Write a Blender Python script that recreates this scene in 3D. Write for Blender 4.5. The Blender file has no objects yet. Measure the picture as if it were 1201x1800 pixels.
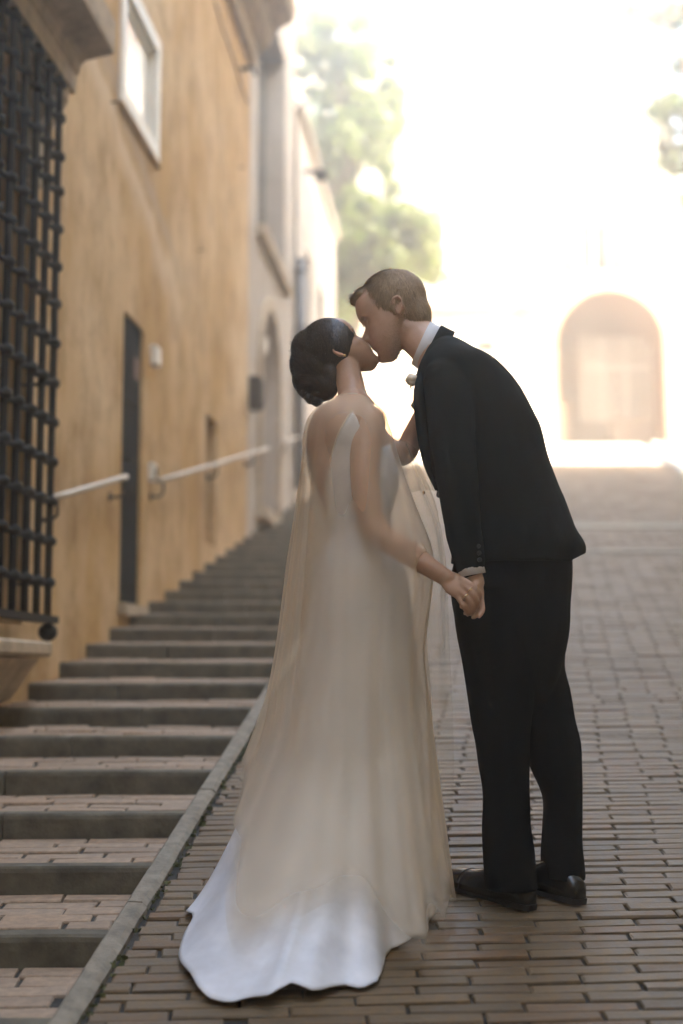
import bpy, bmesh, math, random
import numpy as np
from mathutils import Vector, Matrix, noise as mnoise
R = math.radians
rng = random.Random(11)
S = bpy.context.scene
COL = S.collection
# ---------------------------------------------------------------- camera
FPX, CU, CV, PITCH, CAMZ = 2500.0, 600.5, 900.0, R(6.5), 1.43
cam_d = bpy.data.cameras.new('camera'); cam = bpy.data.objects.new('camera', cam_d); COL.objects.link(cam)
cam.location = (0, 0, CAMZ); cam.rotation_euler = (R(90) + PITCH, 0, 0)
cam_d.sensor_fit = 'VERTICAL'; cam_d.sensor_height = 36.0; cam_d.sensor_width = 24.02
cam_d.lens = FPX / 1800 * 36
cam_d.clip_end = 2000; cam_d.clip_start = 0.05
cam_d.dof.use_dof = True; cam_d.dof.focus_distance = 3.98; cam_d.dof.aperture_fstop = 1.45
S.camera = cam
# ---------------------------------------------------------------- light
SUN_AZ, SUN_EL = R(104), R(26)
sun_dir = Vector((math.sin(SUN_AZ) * math.cos(SUN_EL), math.cos(SUN_AZ) * math.cos(SUN_EL), math.sin(SUN_EL)))
W = bpy.data.worlds.new('World'); S.world = W; W.use_nodes = True
wn = W.node_tree.nodes; bgn = wn['Background']
sky = wn.new('ShaderNodeTexSky'); sky.sky_type = 'NISHITA'; sky.sun_disc = False
sky.sun_elevation = SUN_EL; sky.sun_rotation = SUN_AZ; sky.air_density = 1.2; sky.dust_density = 5.0; sky.ozone_density = 0.4
W.node_tree.links.new(sky.outputs[0], bgn.inputs[0]); bgn.inputs[1].default_value = 0.11
sl = bpy.data.lights.new('sun', 'SUN'); sl.energy = 2.1; sl.angle = R(0.6); sl.color = (1.0, 0.90, 0.77)
so = bpy.data.objects.new('sun', sl); COL.objects.link(so); so.rotation_euler = (-sun_dir).to_track_quat('-Z', 'Y').to_euler()
so.location = (8, 10, 20)
S.view_settings.view_transform = 'Standard'; S.view_settings.look = 'None'
S.view_settings.exposure = 4.3; S.view_settings.gamma = 1.0
S.render.engine = 'CYCLES'
S.cycles.use_denoising = True; S.cycles.max_bounces = 8; S.cycles.transparent_max_bounces = 24
S.cycles.volume_bounces = 1; S.cycles.caustics_reflective = False; S.cycles.caustics_refractive = False
HAZE_DENSITY, HAZE_G = 0.012, 0.8

# ---------------------------------------------------------------- helpers
SP, CP = math.sin(PITCH), math.cos(PITCH)
def at(u, v, y):
    """world point seen at photo pixel (u,v) at depth y"""
    a, b = u - CU, CV - v
    dy = FPX * CP - b * SP; dz = FPX * SP + b * CP
    return Vector((a / dy * y, y, CAMZ + dz / dy * y))
SL = 0.2
def gz(y):
    return SL * min(y, 38.2) if y > -8 else SL * -8
def ground_at(u, v):
    a, b = u - CU, CV - v
    dy = FPX * CP - b * SP; dz = FPX * SP + b * CP
    y = CAMZ / (SL - dz / dy)
    return Vector((a / dy * y, y, SL * y))

def mesh(name, verts, faces, smooth=False):
    m = bpy.data.meshes.new(name); m.from_pydata([tuple(v) for v in verts], [], faces); m.update()
    if smooth: m.polygons.foreach_set('use_smooth', [True] * len(m.polygons))
    return m
def obj(name, m, material=None, parent=None):
    o = bpy.data.objects.new(name, m); COL.objects.link(o)
    if material is not None and not m.materials: m.materials.append(material)
    if parent is not None:
        o.parent = parent; o.matrix_parent_inverse = parent.matrix_world.inverted() if parent.type != 'EMPTY' else Matrix.Translation(-parent.location)
    return o
def tag(o, label, cat, group=None):
    o['label'] = label; o['category'] = cat
    if group: o['group'] = group
    return o
def struct(o): o['kind'] = 'structure'; return o
def stuff(o): o['kind'] = 'stuff'; return o
def empty(name, loc, label, cat, group=None):
    o = bpy.data.objects.new(name, None); COL.objects.link(o); o.location = loc; o.empty_display_size = .1
    return tag(o, label, cat, group)

class MB:
    def __init__(s): s.v = []; s.f = []
    def add(s, vs, fs):
        n = len(s.v); s.v += [Vector(p) for p in vs]; s.f += [tuple(i + n for i in f) for f in fs]
    def box(s, fr, a0, a1, b0, b1, c0, c1):
        """box in frame fr(a,b,c)->world"""
        vs = [fr(a, b, c) for a in (a0, a1) for b in (b0, b1) for c in (c0, c1)]
        s.add(vs, [(0, 1, 3, 2), (4, 6, 7, 5), (0, 4, 5, 1), (2, 3, 7, 6), (0, 2, 6, 4), (1, 5, 7, 3)])
    def prism(s, prof, fr, s0, s1):
        n = len(prof); vs = [fr(s0, *p) for p in prof] + [fr(s1, *p) for p in prof]
        fs = [(i, (i + 1) % n, (i + 1) % n + n, i + n) for i in range(n)] + [tuple(range(n))[::-1], tuple(range(n, 2 * n))]
        s.add(vs, fs)
    def rings(s, rings, cap=True, close=True):
        n = len(rings[0]); base = len(s.v)
        for r in rings: s.v += [Vector(p) for p in r]
        for i in range(len(rings) - 1):
            for j in range(n if close else n - 1):
                k = (j + 1) % n
                s.f.append((base + i * n + j, base + i * n + k, base + (i + 1) * n + k, base + (i + 1) * n + j))
        if cap and close:
            s.f.append(tuple(base + j for j in range(n))[::-1]); s.f.append(tuple(base + (len(rings) - 1) * n + j for j in range(n)))
    def tube(s, pts, rad, n=10, cap=True):
        """round tube through pts, radius scalar or list"""
        pts = [Vector(p) for p in pts]; rr = rad if isinstance(rad, (list, tuple)) else [rad] * len(pts)
        t0 = (pts[1] - pts[0]).normalized(); up = Vector((0, 0, 1)) if abs(t0.z) < .9 else Vector((0, 1, 0))
        a = t0.cross(up).normalized(); out = []
        for i, p in enumerate(pts):
            t = (pts[min(i + 1, len(pts) - 1)] - pts[max(i - 1, 0)]).normalized()
            a = (a - t * a.dot(t)).normalized(); b = t.cross(a)
            out.append([p + (a * math.cos(q) + b * math.sin(q)) * rr[i] for q in [2 * math.pi * k / n for k in range(n)]])
        s.rings(out, cap)
    def ball(s, c, rx, ry, rz, M=None, nu=16, nv=10):
        M = M or Matrix.Identity(3); c = Vector(c); rg = []
        for i in range(nv + 1):
            ph = math.pi * (i / nv) ; z = -math.cos(ph); q = max(math.sin(ph), .02)
            rg.append([c + M @ Vector((rx * q * math.cos(t), ry * q * math.sin(t), rz * z)) for t in [2 * math.pi * k / nu for k in range(nu)]])
        s.rings(rg)
    def mesh(s, name, smooth=False): return mesh(name, s.v, s.f, smooth)
    def build(s, name, material, parent=None, smooth=False): return obj(name, s.mesh(name, smooth), material, parent)

def XYZ(a, b, c): return Vector((a, b, c))
def catmull(pts, m):
    """resample list of vectors (any dim) with m points, Catmull-Rom"""
    P = np.array([list(p) for p in pts], float); n = len(P); out = []
    for q in np.linspace(0, n - 1, m):
        i = min(int(q), n - 2); f = q - i
        p0, p1, p2, p3 = P[max(i - 1, 0)], P[i], P[i + 1], P[min(i + 2, n - 1)]
        out.append(.5 * (2 * p1 + (p2 - p0) * f + (2 * p0 - 5 * p1 + 4 * p2 - p3) * f * f + (3 * p1 - p0 - 3 * p2 + p3) * f ** 3))
    return out
def remesh(mb, name, vox, smooth_it=6, fac=.5):
    """voxel-union everything in mb into one continuous skin"""
    o = bpy.data.objects.new('tmp', mb.mesh('tmp')); COL.objects.link(o)
    r = o.modifiers.new('r', 'REMESH'); r.mode = 'VOXEL'; r.voxel_size = vox; r.adaptivity = 0
    if smooth_it:
        s = o.modifiers.new('s', 'SMOOTH'); s.iterations = smooth_it; s.factor = fac
    dg = bpy.context.evaluated_depsgraph_get()
    m = bpy.data.meshes.new_from_object(o.evaluated_get(dg)); m.name = name
    bpy.data.objects.remove(o)
    m.polygons.foreach_set('use_smooth', [True] * len(m.polygons))
    return m
def deform(m, fn):
    n = len(m.vertices); co = np.empty(n * 3); m.vertices.foreach_get('co', co); co = co.reshape(-1, 3)
    co = fn(co); m.vertices.foreach_set('co', co.reshape(-1)); m.update()

# ---------------------------------------------------------------- materials
def new_mat(name):
    m = bpy.data.materials.new(name); m.use_nodes = True
    nt = m.node_tree; b = nt.nodes['Principled BSDF']; return m, nt, b
def N(nt, t, **kw):
    n = nt.nodes.new(t)
    for k, v in kw.items():
        if k.startswith('i_'): n.inputs[k[2:]].default_value = v
        else: setattr(n, k, v)
    return n
def ramp(nt, fac, stops):
    r = nt.nodes.new('ShaderNodeValToRGB'); e = r.color_ramp.elements
    while len(e) < len(stops): e.new(.5)
    for x, (p, c) in zip(e, stops): x.position = p; x.color = (*c, 1)
    nt.links.new(fac, r.inputs[0]); return r.outputs[0]
def mixc(nt, fac, a, b, mode='MIX'):
    m = nt.nodes.new('ShaderNodeMix'); m.data_type = 'RGBA'; m.blend_type = mode
    for s, x in ((m.inputs[0], fac), (m.inputs[6], a), (m.inputs[7], b)):
        if hasattr(x, 'is_output'): nt.links.new(x, s)
        elif isinstance(x, tuple): s.default_value = (*x, 1)
        else: s.default_value = x
    return m.outputs[2]
def coords(nt, scale=(1, 1, 1), rot=(0, 0, 0)):
    t = nt.nodes.new('ShaderNodeTexCoord'); mp = nt.nodes.new('ShaderNodeMapping')
    mp.inputs['Scale'].default_value = scale; mp.inputs['Rotation'].default_value = rot
    nt.links.new(t.outputs['Object'], mp.inputs[0]); return mp.outputs[0]
def noise_t(nt, co, scale, detail=6, rough=.6):
    n = N(nt, 'ShaderNodeTexNoise'); n.inputs['Scale'].default_value = scale; n.inputs['Detail'].default_value = detail
    n.inputs['Roughness'].default_value = rough; nt.links.new(co, n.inputs['Vector']); return n.outputs[0]
def bump(nt, b, h, strength, dist=.01):
    n = N(nt, 'ShaderNodeBump'); n.inputs['Strength'].default_value = strength; n.inputs['Distance'].default_value = dist
    nt.links.new(h, n.inputs['Height']); nt.links.new(n.outputs[0], b.inputs['Normal']); return n
def simple(name, c, rough=.6, var=.12, scale=18, bmp=.15, metal=0, dist=.004, spec=.5):
    m, nt, b = new_mat(name); co = coords(nt)
    n = noise_t(nt, co, scale)
    dark = tuple(x * (1 - var) for x in c); lite = tuple(min(1, x * (1 + var)) for x in c)
    nt.links.new(ramp(nt, n, [(.3, dark), (.7, lite)]), b.inputs['Base Color'])
    b.inputs['Roughness'].default_value = rough; b.inputs['Metallic'].default_value = metal
    b.inputs['Specular IOR Level'].default_value = spec
    if bmp: bump(nt, b, noise_t(nt, co, scale * 4), bmp, dist)
    return m
def plaster(name, base, pale, dark, rough=.9, diag_band=None):
    m, nt, b = new_mat(name); co = coords(nt)
    big = noise_t(nt, co, .7, 8, .6); mid = noise_t(nt, co, 3.2, 9, .68)
    drip = noise_t(nt, coords(nt, (1.6, 1.6, .5)), 1.5, 9, .66)
    c = mixc(nt, ramp(nt, big, [(.40, (0, 0, 0)), (.68, (.9, .9, .9))]), base, pale)
    c = mixc(nt, ramp(nt, drip, [(.48, (0, 0, 0)), (.70, (.7, .7, .7))]), c, pale)
    c = mixc(nt, ramp(nt, mid, [(.34, (.6, .6, .6)), (.55, (0, 0, 0))]), c, dark)
    d2 = noise_t(nt, coords(nt, (2.0, 2.0, .8)), 1.7, 9, .7)
    c = mixc(nt, ramp(nt, d2, [(.30, (.7, .7, .7)), (.46, (0, 0, 0))]), c, dark)
    if diag_band:                                  # long diagonal band across the wall, pale one side, grey the other
        (y0, z0), (y1, z1), wd, pc, gc = diag_band
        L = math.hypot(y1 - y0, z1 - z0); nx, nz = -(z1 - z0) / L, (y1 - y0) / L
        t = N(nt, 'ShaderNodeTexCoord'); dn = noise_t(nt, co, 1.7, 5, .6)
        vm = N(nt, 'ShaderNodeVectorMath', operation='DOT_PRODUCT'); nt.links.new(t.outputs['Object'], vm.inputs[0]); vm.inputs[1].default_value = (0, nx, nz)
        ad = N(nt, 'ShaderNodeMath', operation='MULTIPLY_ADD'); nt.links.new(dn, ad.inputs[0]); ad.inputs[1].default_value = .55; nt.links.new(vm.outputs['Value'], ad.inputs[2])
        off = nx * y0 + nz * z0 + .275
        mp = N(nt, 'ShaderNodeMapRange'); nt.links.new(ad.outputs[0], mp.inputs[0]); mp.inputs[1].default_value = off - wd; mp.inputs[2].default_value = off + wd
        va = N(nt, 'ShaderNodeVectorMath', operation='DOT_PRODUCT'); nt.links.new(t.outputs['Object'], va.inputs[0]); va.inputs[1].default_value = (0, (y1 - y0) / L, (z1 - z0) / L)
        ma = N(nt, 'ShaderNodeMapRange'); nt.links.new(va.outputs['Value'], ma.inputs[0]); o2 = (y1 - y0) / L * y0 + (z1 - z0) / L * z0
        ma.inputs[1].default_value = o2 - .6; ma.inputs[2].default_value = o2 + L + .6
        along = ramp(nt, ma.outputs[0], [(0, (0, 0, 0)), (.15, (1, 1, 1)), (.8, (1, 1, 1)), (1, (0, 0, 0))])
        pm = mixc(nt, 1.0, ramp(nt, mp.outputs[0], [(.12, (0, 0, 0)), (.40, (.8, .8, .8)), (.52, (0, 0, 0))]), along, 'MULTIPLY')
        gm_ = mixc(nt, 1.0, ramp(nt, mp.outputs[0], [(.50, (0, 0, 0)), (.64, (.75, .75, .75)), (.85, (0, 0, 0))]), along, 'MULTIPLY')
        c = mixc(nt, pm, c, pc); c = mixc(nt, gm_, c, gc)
    nt.links.new(c, b.inputs['Base Color']); b.inputs['Roughness'].default_value = rough
    b.inputs['Specular IOR Level'].default_value = .2
    h = mixc(nt, .5, mid, noise_t(nt, co, 60, 4), 'ADD'); bump(nt, b, h, .5, .012)
    return m
def brick_mat(name, cols, rough=.55, grime=(.05, .045, .035)):
    m, nt, b = new_mat(name); co = coords(nt)
    oi = N(nt, 'ShaderNodeObjectInfo'); ge = N(nt, 'ShaderNodeNewGeometry')
    ad = N(nt, 'ShaderNodeMath', operation='ADD'); nt.links.new(oi.outputs['Random'], ad.inputs[0]); nt.links.new(ge.outputs['Random Per Island'], ad.inputs[1])
    fr = N(nt, 'ShaderNodeMath', operation='FRACT'); nt.links.new(ad.outputs[0], fr.inputs[0])
    c = ramp(nt, fr.outputs[0], [(i / (len(cols) - 1), k) for i, k in enumerate(cols)])
    n1 = noise_t(nt, co, 26, 8, .7); n2 = noise_t(nt, co, 1.3, 5, .6)
    c = mixc(nt, ramp(nt, n1, [(.35, (.55, .55, .55)), (.62, (0, 0, 0))]), c, grime)
    c = mixc(nt, ramp(nt, n2, [(.4, (0, 0, 0)), (.75, (.4, .4, .4))]), c, (.19, .14, .085))
    nt.links.new(c, b.inputs['Base Color'])
    nt.links.new(ramp(nt, n1, [(.3, (rough - .1,) * 3), (.7, (rough + .2,) * 3)]), b.inputs['Roughness'])
    b.inputs['Specular IOR Level'].default_value = .32; bump(nt, b, n1, .55, .006); return m
def fabric(name, c, rough=.8, weave=900, sheen=.2, bmp=.08, wr=0.0, spec=.3):
    m, nt, b = new_mat(name); co = coords(nt)
    n = noise_t(nt, co, 9, 4); nt.links.new(ramp(nt, n, [(.3, tuple(x * .85 for x in c)), (.7, tuple(min(1, x * 1.1) for x in c))]), b.inputs['Base Color'])
    b.inputs['Roughness'].default_value = rough; b.inputs['Sheen Weight'].default_value = sheen; b.inputs['Specular IOR Level'].default_value = spec
    h = noise_t(nt, co, weave, 2)
    if wr: h = mixc(nt, wr, h, noise_t(nt, coords(nt, (1, 1, 1.6)), 7, 3))
    bump(nt, b, h, bmp, .004); return m
def skin(name, c, c2):
    m, nt, b = new_mat(name); co = coords(nt)
    n = noise_t(nt, co, 22, 5); nt.links.new(ramp(nt, n, [(.35, c2), (.65, c)]), b.inputs['Base Color'])
    b.inputs['Roughness'].default_value = .5; b.inputs['Subsurface Weight'].default_value = .25
    b.inputs['Subsurface Radius'].default_value = (.012, .005, .003); b.inputs['Subsurface Scale'].default_value = 1.0
    bump(nt, b, noise_t(nt, co, 260, 3), .12, .002); return m
def leaf(name, c1, c2):
    m, nt, b = new_mat(name); ge = N(nt, 'ShaderNodeNewGeometry')
    c = ramp(nt, ge.outputs['Random Per Island'], [(0, c1), (1, c2)])
    nt.links.new(c, b.inputs['Base Color']); b.inputs['Roughness'].default_value = .5
    tr = N(nt, 'ShaderNodeBsdfTranslucent'); nt.links.new(mixc(nt, 1.0, c, (1.6, 1.7, .7), 'MULTIPLY'), tr.inputs[0])
    mx = N(nt, 'ShaderNodeMixShader'); mx.inputs[0].default_value = .45
    nt.links.new(b.outputs[0], mx.inputs[1]); nt.links.new(tr.outputs[0], mx.inputs[2])
    nt.links.new(mx.outputs[0], nt.nodes['Material Output'].inputs[0]); return m
def sheer(name, c, op, tint):
    m, nt, b = new_mat(name); nt.nodes.remove(b)
    d = N(nt, 'ShaderNodeBsdfDiffuse'); d.inputs[0].default_value = (*c, 1)
    t = N(nt, 'ShaderNodeBsdfTranslucent'); t.inputs[0].default_value = (*c, 1)
    p = N(nt, 'ShaderNodeBsdfTransparent'); p.inputs[0].default_value = (*tint, 1)
    a = N(nt, 'ShaderNodeMixShader'); a.inputs[0].default_value = .55
    nt.links.new(d.outputs[0], a.inputs[1]); nt.links.new(t.outputs[0], a.inputs[2])
    lw = N(nt, 'ShaderNodeLayerWeight'); lw.inputs[0].default_value = .35
    mr = N(nt, 'ShaderNodeMapRange'); mr.inputs[3].default_value = op; mr.inputs[4].default_value = min(.95, op + .5)
    nt.links.new(lw.outputs['Facing'], mr.inputs[0])
    at_ = N(nt, 'ShaderNodeAttribute', attribute_name='dens'); ml = N(nt, 'ShaderNodeMath', operation='MULTIPLY'); nt.links.new(mr.outputs[0], ml.inputs[0]); nt.links.new(at_.outputs['Fac'], ml.inputs[1]); mr = ml
    tp = mixc(nt, at_.outputs['Fac'], (1, 1, 1), tint); nt.links.new(tp, p.inputs[0])
    x = N(nt, 'ShaderNodeMixShader'); nt.links.new(mr.outputs[0], x.inputs[0])
    nt.links.new(p.outputs[0], x.inputs[1]); nt.links.new(a.outputs[0], x.inputs[2])
    nt.links.new(x.outputs[0], nt.nodes['Material Output'].inputs[0]); return m

M = dict(
    ochre=plaster('ochre_plaster', (.50, .315, .12), (.68, .52, .32), (.30, .175, .065), diag_band=((7.15, 5.2), (10.2, 4.3), .42, (.68, .55, .38), (.40, .31, .21))),
    greypl=plaster('grey_plaster', (.42, .37, .31), (.50, .46, .40), (.32, .28, .23)),
    creampl=plaster('cream_plaster', (.56, .50, .42), (.62, .58, .52), (.46, .40, .33)),
    facade=plaster('pale_facade', (.42, .39, .335), (.46, .43, .38), (.37, .33, .27)),
    pinkpl=plaster('pink_plaster', (.46, .27, .16), (.52, .34, .22), (.36, .20, .12)),
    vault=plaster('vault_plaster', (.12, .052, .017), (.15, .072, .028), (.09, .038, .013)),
    stone=simple('weathered_stone', (.42, .34, .235), .85, .3, 9, .5, dist=.008),
    riser=simple('grey_step_stone', (.10, .088, .06), .85, .5, 11, .6, dist=.008),  # riser colour darkened for the shade on the step fronts
    kerb=simple('kerb_stone', (.22, .19, .14), .8, .35, 22, .5, dist=.006),
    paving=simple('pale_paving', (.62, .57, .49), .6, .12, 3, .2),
    dirt=simple('joint_dirt', (.035, .032, .026), .95, .3, 40, .6),
    asphalt=simple('ground_earth', (.16, .14, .115), .9, .2, 2, .3),
    iron=simple('dark_iron', (.009, .0095, .0075), .68, .3, 40, .35, dist=.003, spec=.25),
    white=simple('white_paint', (.72, .70, .64), .45, .06, 10, .1),
    rail=simple('pale_rail_metal', (.42, .38, .31), .5, .08, 20, .05, metal=.3),
    doorp=simple('dark_door_paint', (.007, .011, .012), .9, .3, 12, .2, spec=.05),
    brownw=simple('brown_wood', (.17, .10, .05), .6, .25, 10, .3),
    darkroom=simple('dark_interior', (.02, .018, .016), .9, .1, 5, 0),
    shutter=simple('green_shutter', (.05, .085, .075), .6, .12, 8, .1),
    roof=simple('roof_tile', (.38, .22, .14), .8, .25, 12, .3),
    pipe=simple('drainpipe_paint', (.14, .15, .16), .5, .2, 8, .1),
    blue=simple('blue_plastic', (.06, .12, .25), .5, .2, 8, .05),
    redsign=simple('red_print', (.09, .03, .02), .6, .1, 20, 0),
    bark=simple('bark', (.13, .09, .06), .9, .3, 12, .6, dist=.02),
    brick=brick_mat('brick', [(.14, .085, .036), (.185, .122, .058), (.115, .078, .040), (.20, .132, .062), (.155, .108, .056), (.175, .098, .042), (.165, .12, .068)], .52),
    tread=brick_mat('tread_brick', [(.38, .275, .185), (.44, .32, .22), (.34, .25, .175), (.45, .31, .20), (.40, .305, .22)], .6),  # tread colour lightened for the light falling on the step tops
    moss=simple('moss', (.10, .11, .045), .95, .4, 40, .4),
    leaf=leaf('leaf', (.045, .068, .016), (.13, .15, .04)),
    suit=fabric('black_suit_wool', (.0055, .0085, .008), .9, 900, .0, .10, .0, spec=.10),
    trouser=fabric('black_trouser_wool', (.004, .005, .0055), .95, 900, .0, .10, .0, spec=.05),
    shirt=fabric('white_cotton', (.78, .78, .78), .7, 700, .1, .05),
    satin=fabric('ivory_satin', (.72, .745, .79), .42, 1500, .1, .04, .5, spec=.4),
    tulle=sheer('champagne_tulle', (.90, .80, .65), .30, (.97, .915, .83)),
    strap=simple('ivory_strap', (.75, .66, .52), .4, .05, 30, 0),
    skin_g=skin('fair_skin', (.62, .415, .295), (.56, .355, .245)),
    skin_b=skin('tan_skin', (.50, .31, .20), (.445, .265, .165)),
    gold=simple('gold', (.80, .58, .28), .2, .05, 20, 0, metal=1),
    leather=simple('black_polished_leather', (.005, .005, .005), .26, .2, 30, .05, spec=.6),
    sole=simple('black_rubber', (.012, .012, .012), .7, .1, 20, 0),
    button=simple('horn_button', (.02, .018, .016), .3, .1, 60, 0),
    petal=simple('cream_petal', (.78, .68, .52), .6, .1, 40, .1),
    green=simple('sprig_green', (.10, .13, .06), .6, .2, 40, 0),
)
def hair_mat(name, c1, c2, rough, st):
    m, nt, b = new_mat(name); co = coords(nt, st); ge = N(nt, 'ShaderNodeNewGeometry')
    n = noise_t(nt, co, 30, 6, .7); c = ramp(nt, ge.outputs['Random Per Island'], [(0, c1), (1, c2)])
    nt.links.new(c, b.inputs['Base Color']); b.inputs['Roughness'].default_value = rough; bump(nt, b, n, .25, .004); return m
M['hair_b'] = hair_mat('dark_hair', (.012, .008, .005), (.06, .040, .024), .42, (1, 1, 5))
M['hair_g'] = hair_mat('brown_hair', (.27, .185, .10), (.50, .35, .20), .6, (4, 1, 1))
def glass_mat():
    m, nt, b = new_mat('window_glass'); b.inputs['Base Color'].default_value = (.05, .06, .06, 1)
    b.inputs['Roughness'].default_value = .05; b.inputs['Specular IOR Level'].default_value = 1.0; b.inputs['IOR'].default_value = 1.9
    bump(nt, b, noise_t(nt, coords(nt), 2.5, 2), .05, .01); return m
M['glass'] = glass_mat()
M['sky_glass'] = simple('painted_sky_glass', (.78, .77, .73), .06, .05, 3, 0, spec=1.0)  # sky reflection put into the pane as a pale base colour

# ================================================================= GROUND
mb = MB()
ys = [-60, -8, 0, 10, 20, 30, 38.2, 60, 400]
for y in ys:
    z = gz(y) - .22
    mb.v += [Vector((-300, y, z)), Vector((300, y, z))]
for i in range(len(ys) - 1): mb.f.append((2 * i, 2 * i + 1, 2 * i + 3, 2 * i + 2))
struct(mb.build('ground', M['asphalt']))

TA = .0816
ALPHA = math.atan(TA); CA, SA = math.cos(ALPHA), math.sin(ALPHA)
def kerb_x(y): return -.911 + TA * y        # left edge of the kerb
KW = .058
def right_x(y): return 1.55 + .178 * y
SKEW = .045                                   # rows climb a little towards the right
# ramp bed
mb = MB(); n = 24
for i in range(n + 1):
    y = -7.5 + i * (28 + 7.5) / n
    mb.v += [Vector((kerb_x(y) + .03, y, gz(y) - .009)), Vector((right_x(y) + .05, y, gz(y) - .009))]
for i in range(n): mb.f.append((2 * i, 2 * i + 1, 2 * i + 3, 2 * i + 2))
ramp_o = struct(mb.build('ramp', M['dirt']))

def brick_geo(L, Wd, r, H=.05, ch=.004, seed=0):
    q = random.Random(seed); j = lambda a: q.uniform(-a, a)
    l, w = L / 2, Wd / 2
    bot = [(-l, -w, -H), (l, -w, -H), (l, w, -H), (-l, w, -H)]
    mid = [(x + j(.0025), y + j(.0015), -ch + j(.0015)) for x, y, _ in bot]
    top = [(x * (1 - ch / l) + j(.002), y * (1 - ch / w) + j(.001), j(.0016)) for x, y, _ in bot]
    vs = bot + mid + top
    fs = [(i, (i + 1) % 4, (i + 1) % 4 + 4, i + 4) for i in range(4)] + [(i + 4, (i + 1) % 4 + 4, (i + 1) % 4 + 8, i + 8) for i in range(4)] + [(8, 9, 10, 11)]
    return vs, fs
SLA = math.atan(SL)
def slope_frame(x, y, z, yaw=0.0, extra=(0, 0)):
    return Matrix.Translation((x, y, z)) @ Matrix.Rotation(SLA + extra[0], 4, 'X') @ Matrix.Rotation(extra[1], 4, 'Y') @ Matrix.Rotation(yaw, 4, 'Z')
PIT, BL = .0515, .268
COLX = .1435 - 0.0                              # columns of joints drift right as they recede
cand = []
row = 0; y = -1.2
while y < 27.6:
    x_row0 = -2.2 + (row % 2) * BL / 2 + COLX * y + rng.uniform(-.008, .008)
    x = x_row0 - 4 * BL
    while x < right_x(y):
        L = BL
        if rng.random() < .006: x += rng.uniform(.02, .06)
        x0, x1 = x, x + L
        yy = y + SKEW * ((x0 + x1) / 2) + rng.uniform(-.0015, .0015)
        kx = kerb_x(yy) + KW + rng.uniform(.004, .022)
        if x1 > kx + .025 and x0 < right_x(yy) - .03:
            x0 = max(x0, kx); x1 = min(x1, right_x(yy) - .01)
            cand.append((x0, x1, yy, rng.gauss(0, .0013), rng.uniform(-.012, .012), rng.gauss(0, .016), rng.random()))
        x += L
    y += PIT * math.cos(SLA); row += 1
def in_view(x, y):
    if y < 3.15: return False
    u = CU + x / y * FPX
    return -20 < u < 1215 or False
vis = sorted([c for c in cand if in_view((c[0] + c[1]) / 2, c[2])], key=lambda c: c[2])[:290]
vis_set = set(id(c) for c in vis)
bm_cache = {}
for c in vis:
    L = round((c[1] - c[0] - .0075) / .02) * .02 if c[1] - c[0] < BL - .02 else BL - .0075
    L = max(L, .02); key = (L, int(c[6] * 6))
    if key not in bm_cache:
        bm_cache[key] = mesh('brick', *brick_geo(L, PIT - .006, 0, seed=hash(key) & 255)); bm_cache[key].materials.append(M['brick'])
    o = bpy.data.objects.new('brick', bm_cache[key]); COL.objects.link(o); o.parent = ramp_o
    o.matrix_world = slope_frame((c[0] + c[1]) / 2, c[2], gz(c[2]) + c[3], SKEW + c[4] * .4, (c[5] * .6, c[4] * .5))
mb = MB()
for c in cand:
    if id(c) in vis_set: continue
    vs, fs = brick_geo(c[1] - c[0] - .0075, PIT - .006, 0, .02, seed=int(c[6] * 99))
    F = slope_frame((c[0] + c[1]) / 2, c[2], gz(c[2]) + c[3], SKEW + c[4] * .4, (c[5] * .6, c[4] * .5))
    mb.add([F @ Vector(v) for v in vs], fs)
stuff(mb.build('brick_paving', M['brick'], ramp_o))
# worn stone drain bands across the ramp far up
for (y0, y1, x0, x1) in ((14.6, 15.1, 2.1, 4.2), (12.4, 12.62, 1.6, 3.6)):
    m2 = MB(); m2.box(lambda a, b, c: Vector((a, b, gz(b) + c)), x0, x1, y0, y1, -.02, .012); m2.build('stone_band', M['kerb'], ramp_o)

# kerb between stairs and ramp: separate stones
kerb_e = bpy.data.objects.new('kerb', None); COL.objects.link(kerb_e); kerb_e.location = (kerb_x(0), 0, 0); struct(kerb_e)
y = -2.0; kk = 0
while y < 21.5:
    L = rng.uniform(.82, 1.15); y1 = y + L - .008
    m2 = MB(); rgs = []
    for q in range(15):
        yy = y + (y1 - y) * q / 14; z = gz(yy); x = kerb_x(yy); j = rng.uniform(-.002, .002); w = KW + rng.uniform(-.002, .003)
        rgs.append([Vector(p) for p in [(x, yy, z - .16), (x, yy, z + .016), (x + .007, yy, z + .022 + j * .6), (x + w - .013, yy, z + .020 + j * .8), (x + w, yy, z + .008), (x + w + j, yy, z - .16)]])
    m2.rings(rgs); m2.build('kerb_stone', M['kerb'], kerb_e); y = y1 + .008
m2 = MB(); y = 2.6
while y < 9:
    z = gz(y); x = kerb_x(y) + KW + rng.uniform(-.002, .014); s = rng.uniform(.006, .016)
    for q in range(5):
        p = Vector((x + rng.uniform(-.008, .012), y + rng.uniform(-.012, .012), z - .002)); d = Vector((rng.uniform(-1, 1), rng.uniform(-1, 1), 1.2)).normalized() * s
        sd = Vector((rng.uniform(-1, 1), rng.uniform(-1, 1), 0)).normalized() * s * .6
        m2.add([p - sd, p + sd, p + d + sd * .5, p + d * .9 - sd * .6], [(0, 1, 2, 3)])
    y += rng.uniform(.012, .07) * (1 + max(0, mnoise.noise((0, y * 1.7, 3))) * 3)
mo = stuff(m2.build('moss', M['moss'])); tag(mo, 'thin green moss growing in the joint along the stone kerb', 'moss')

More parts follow.
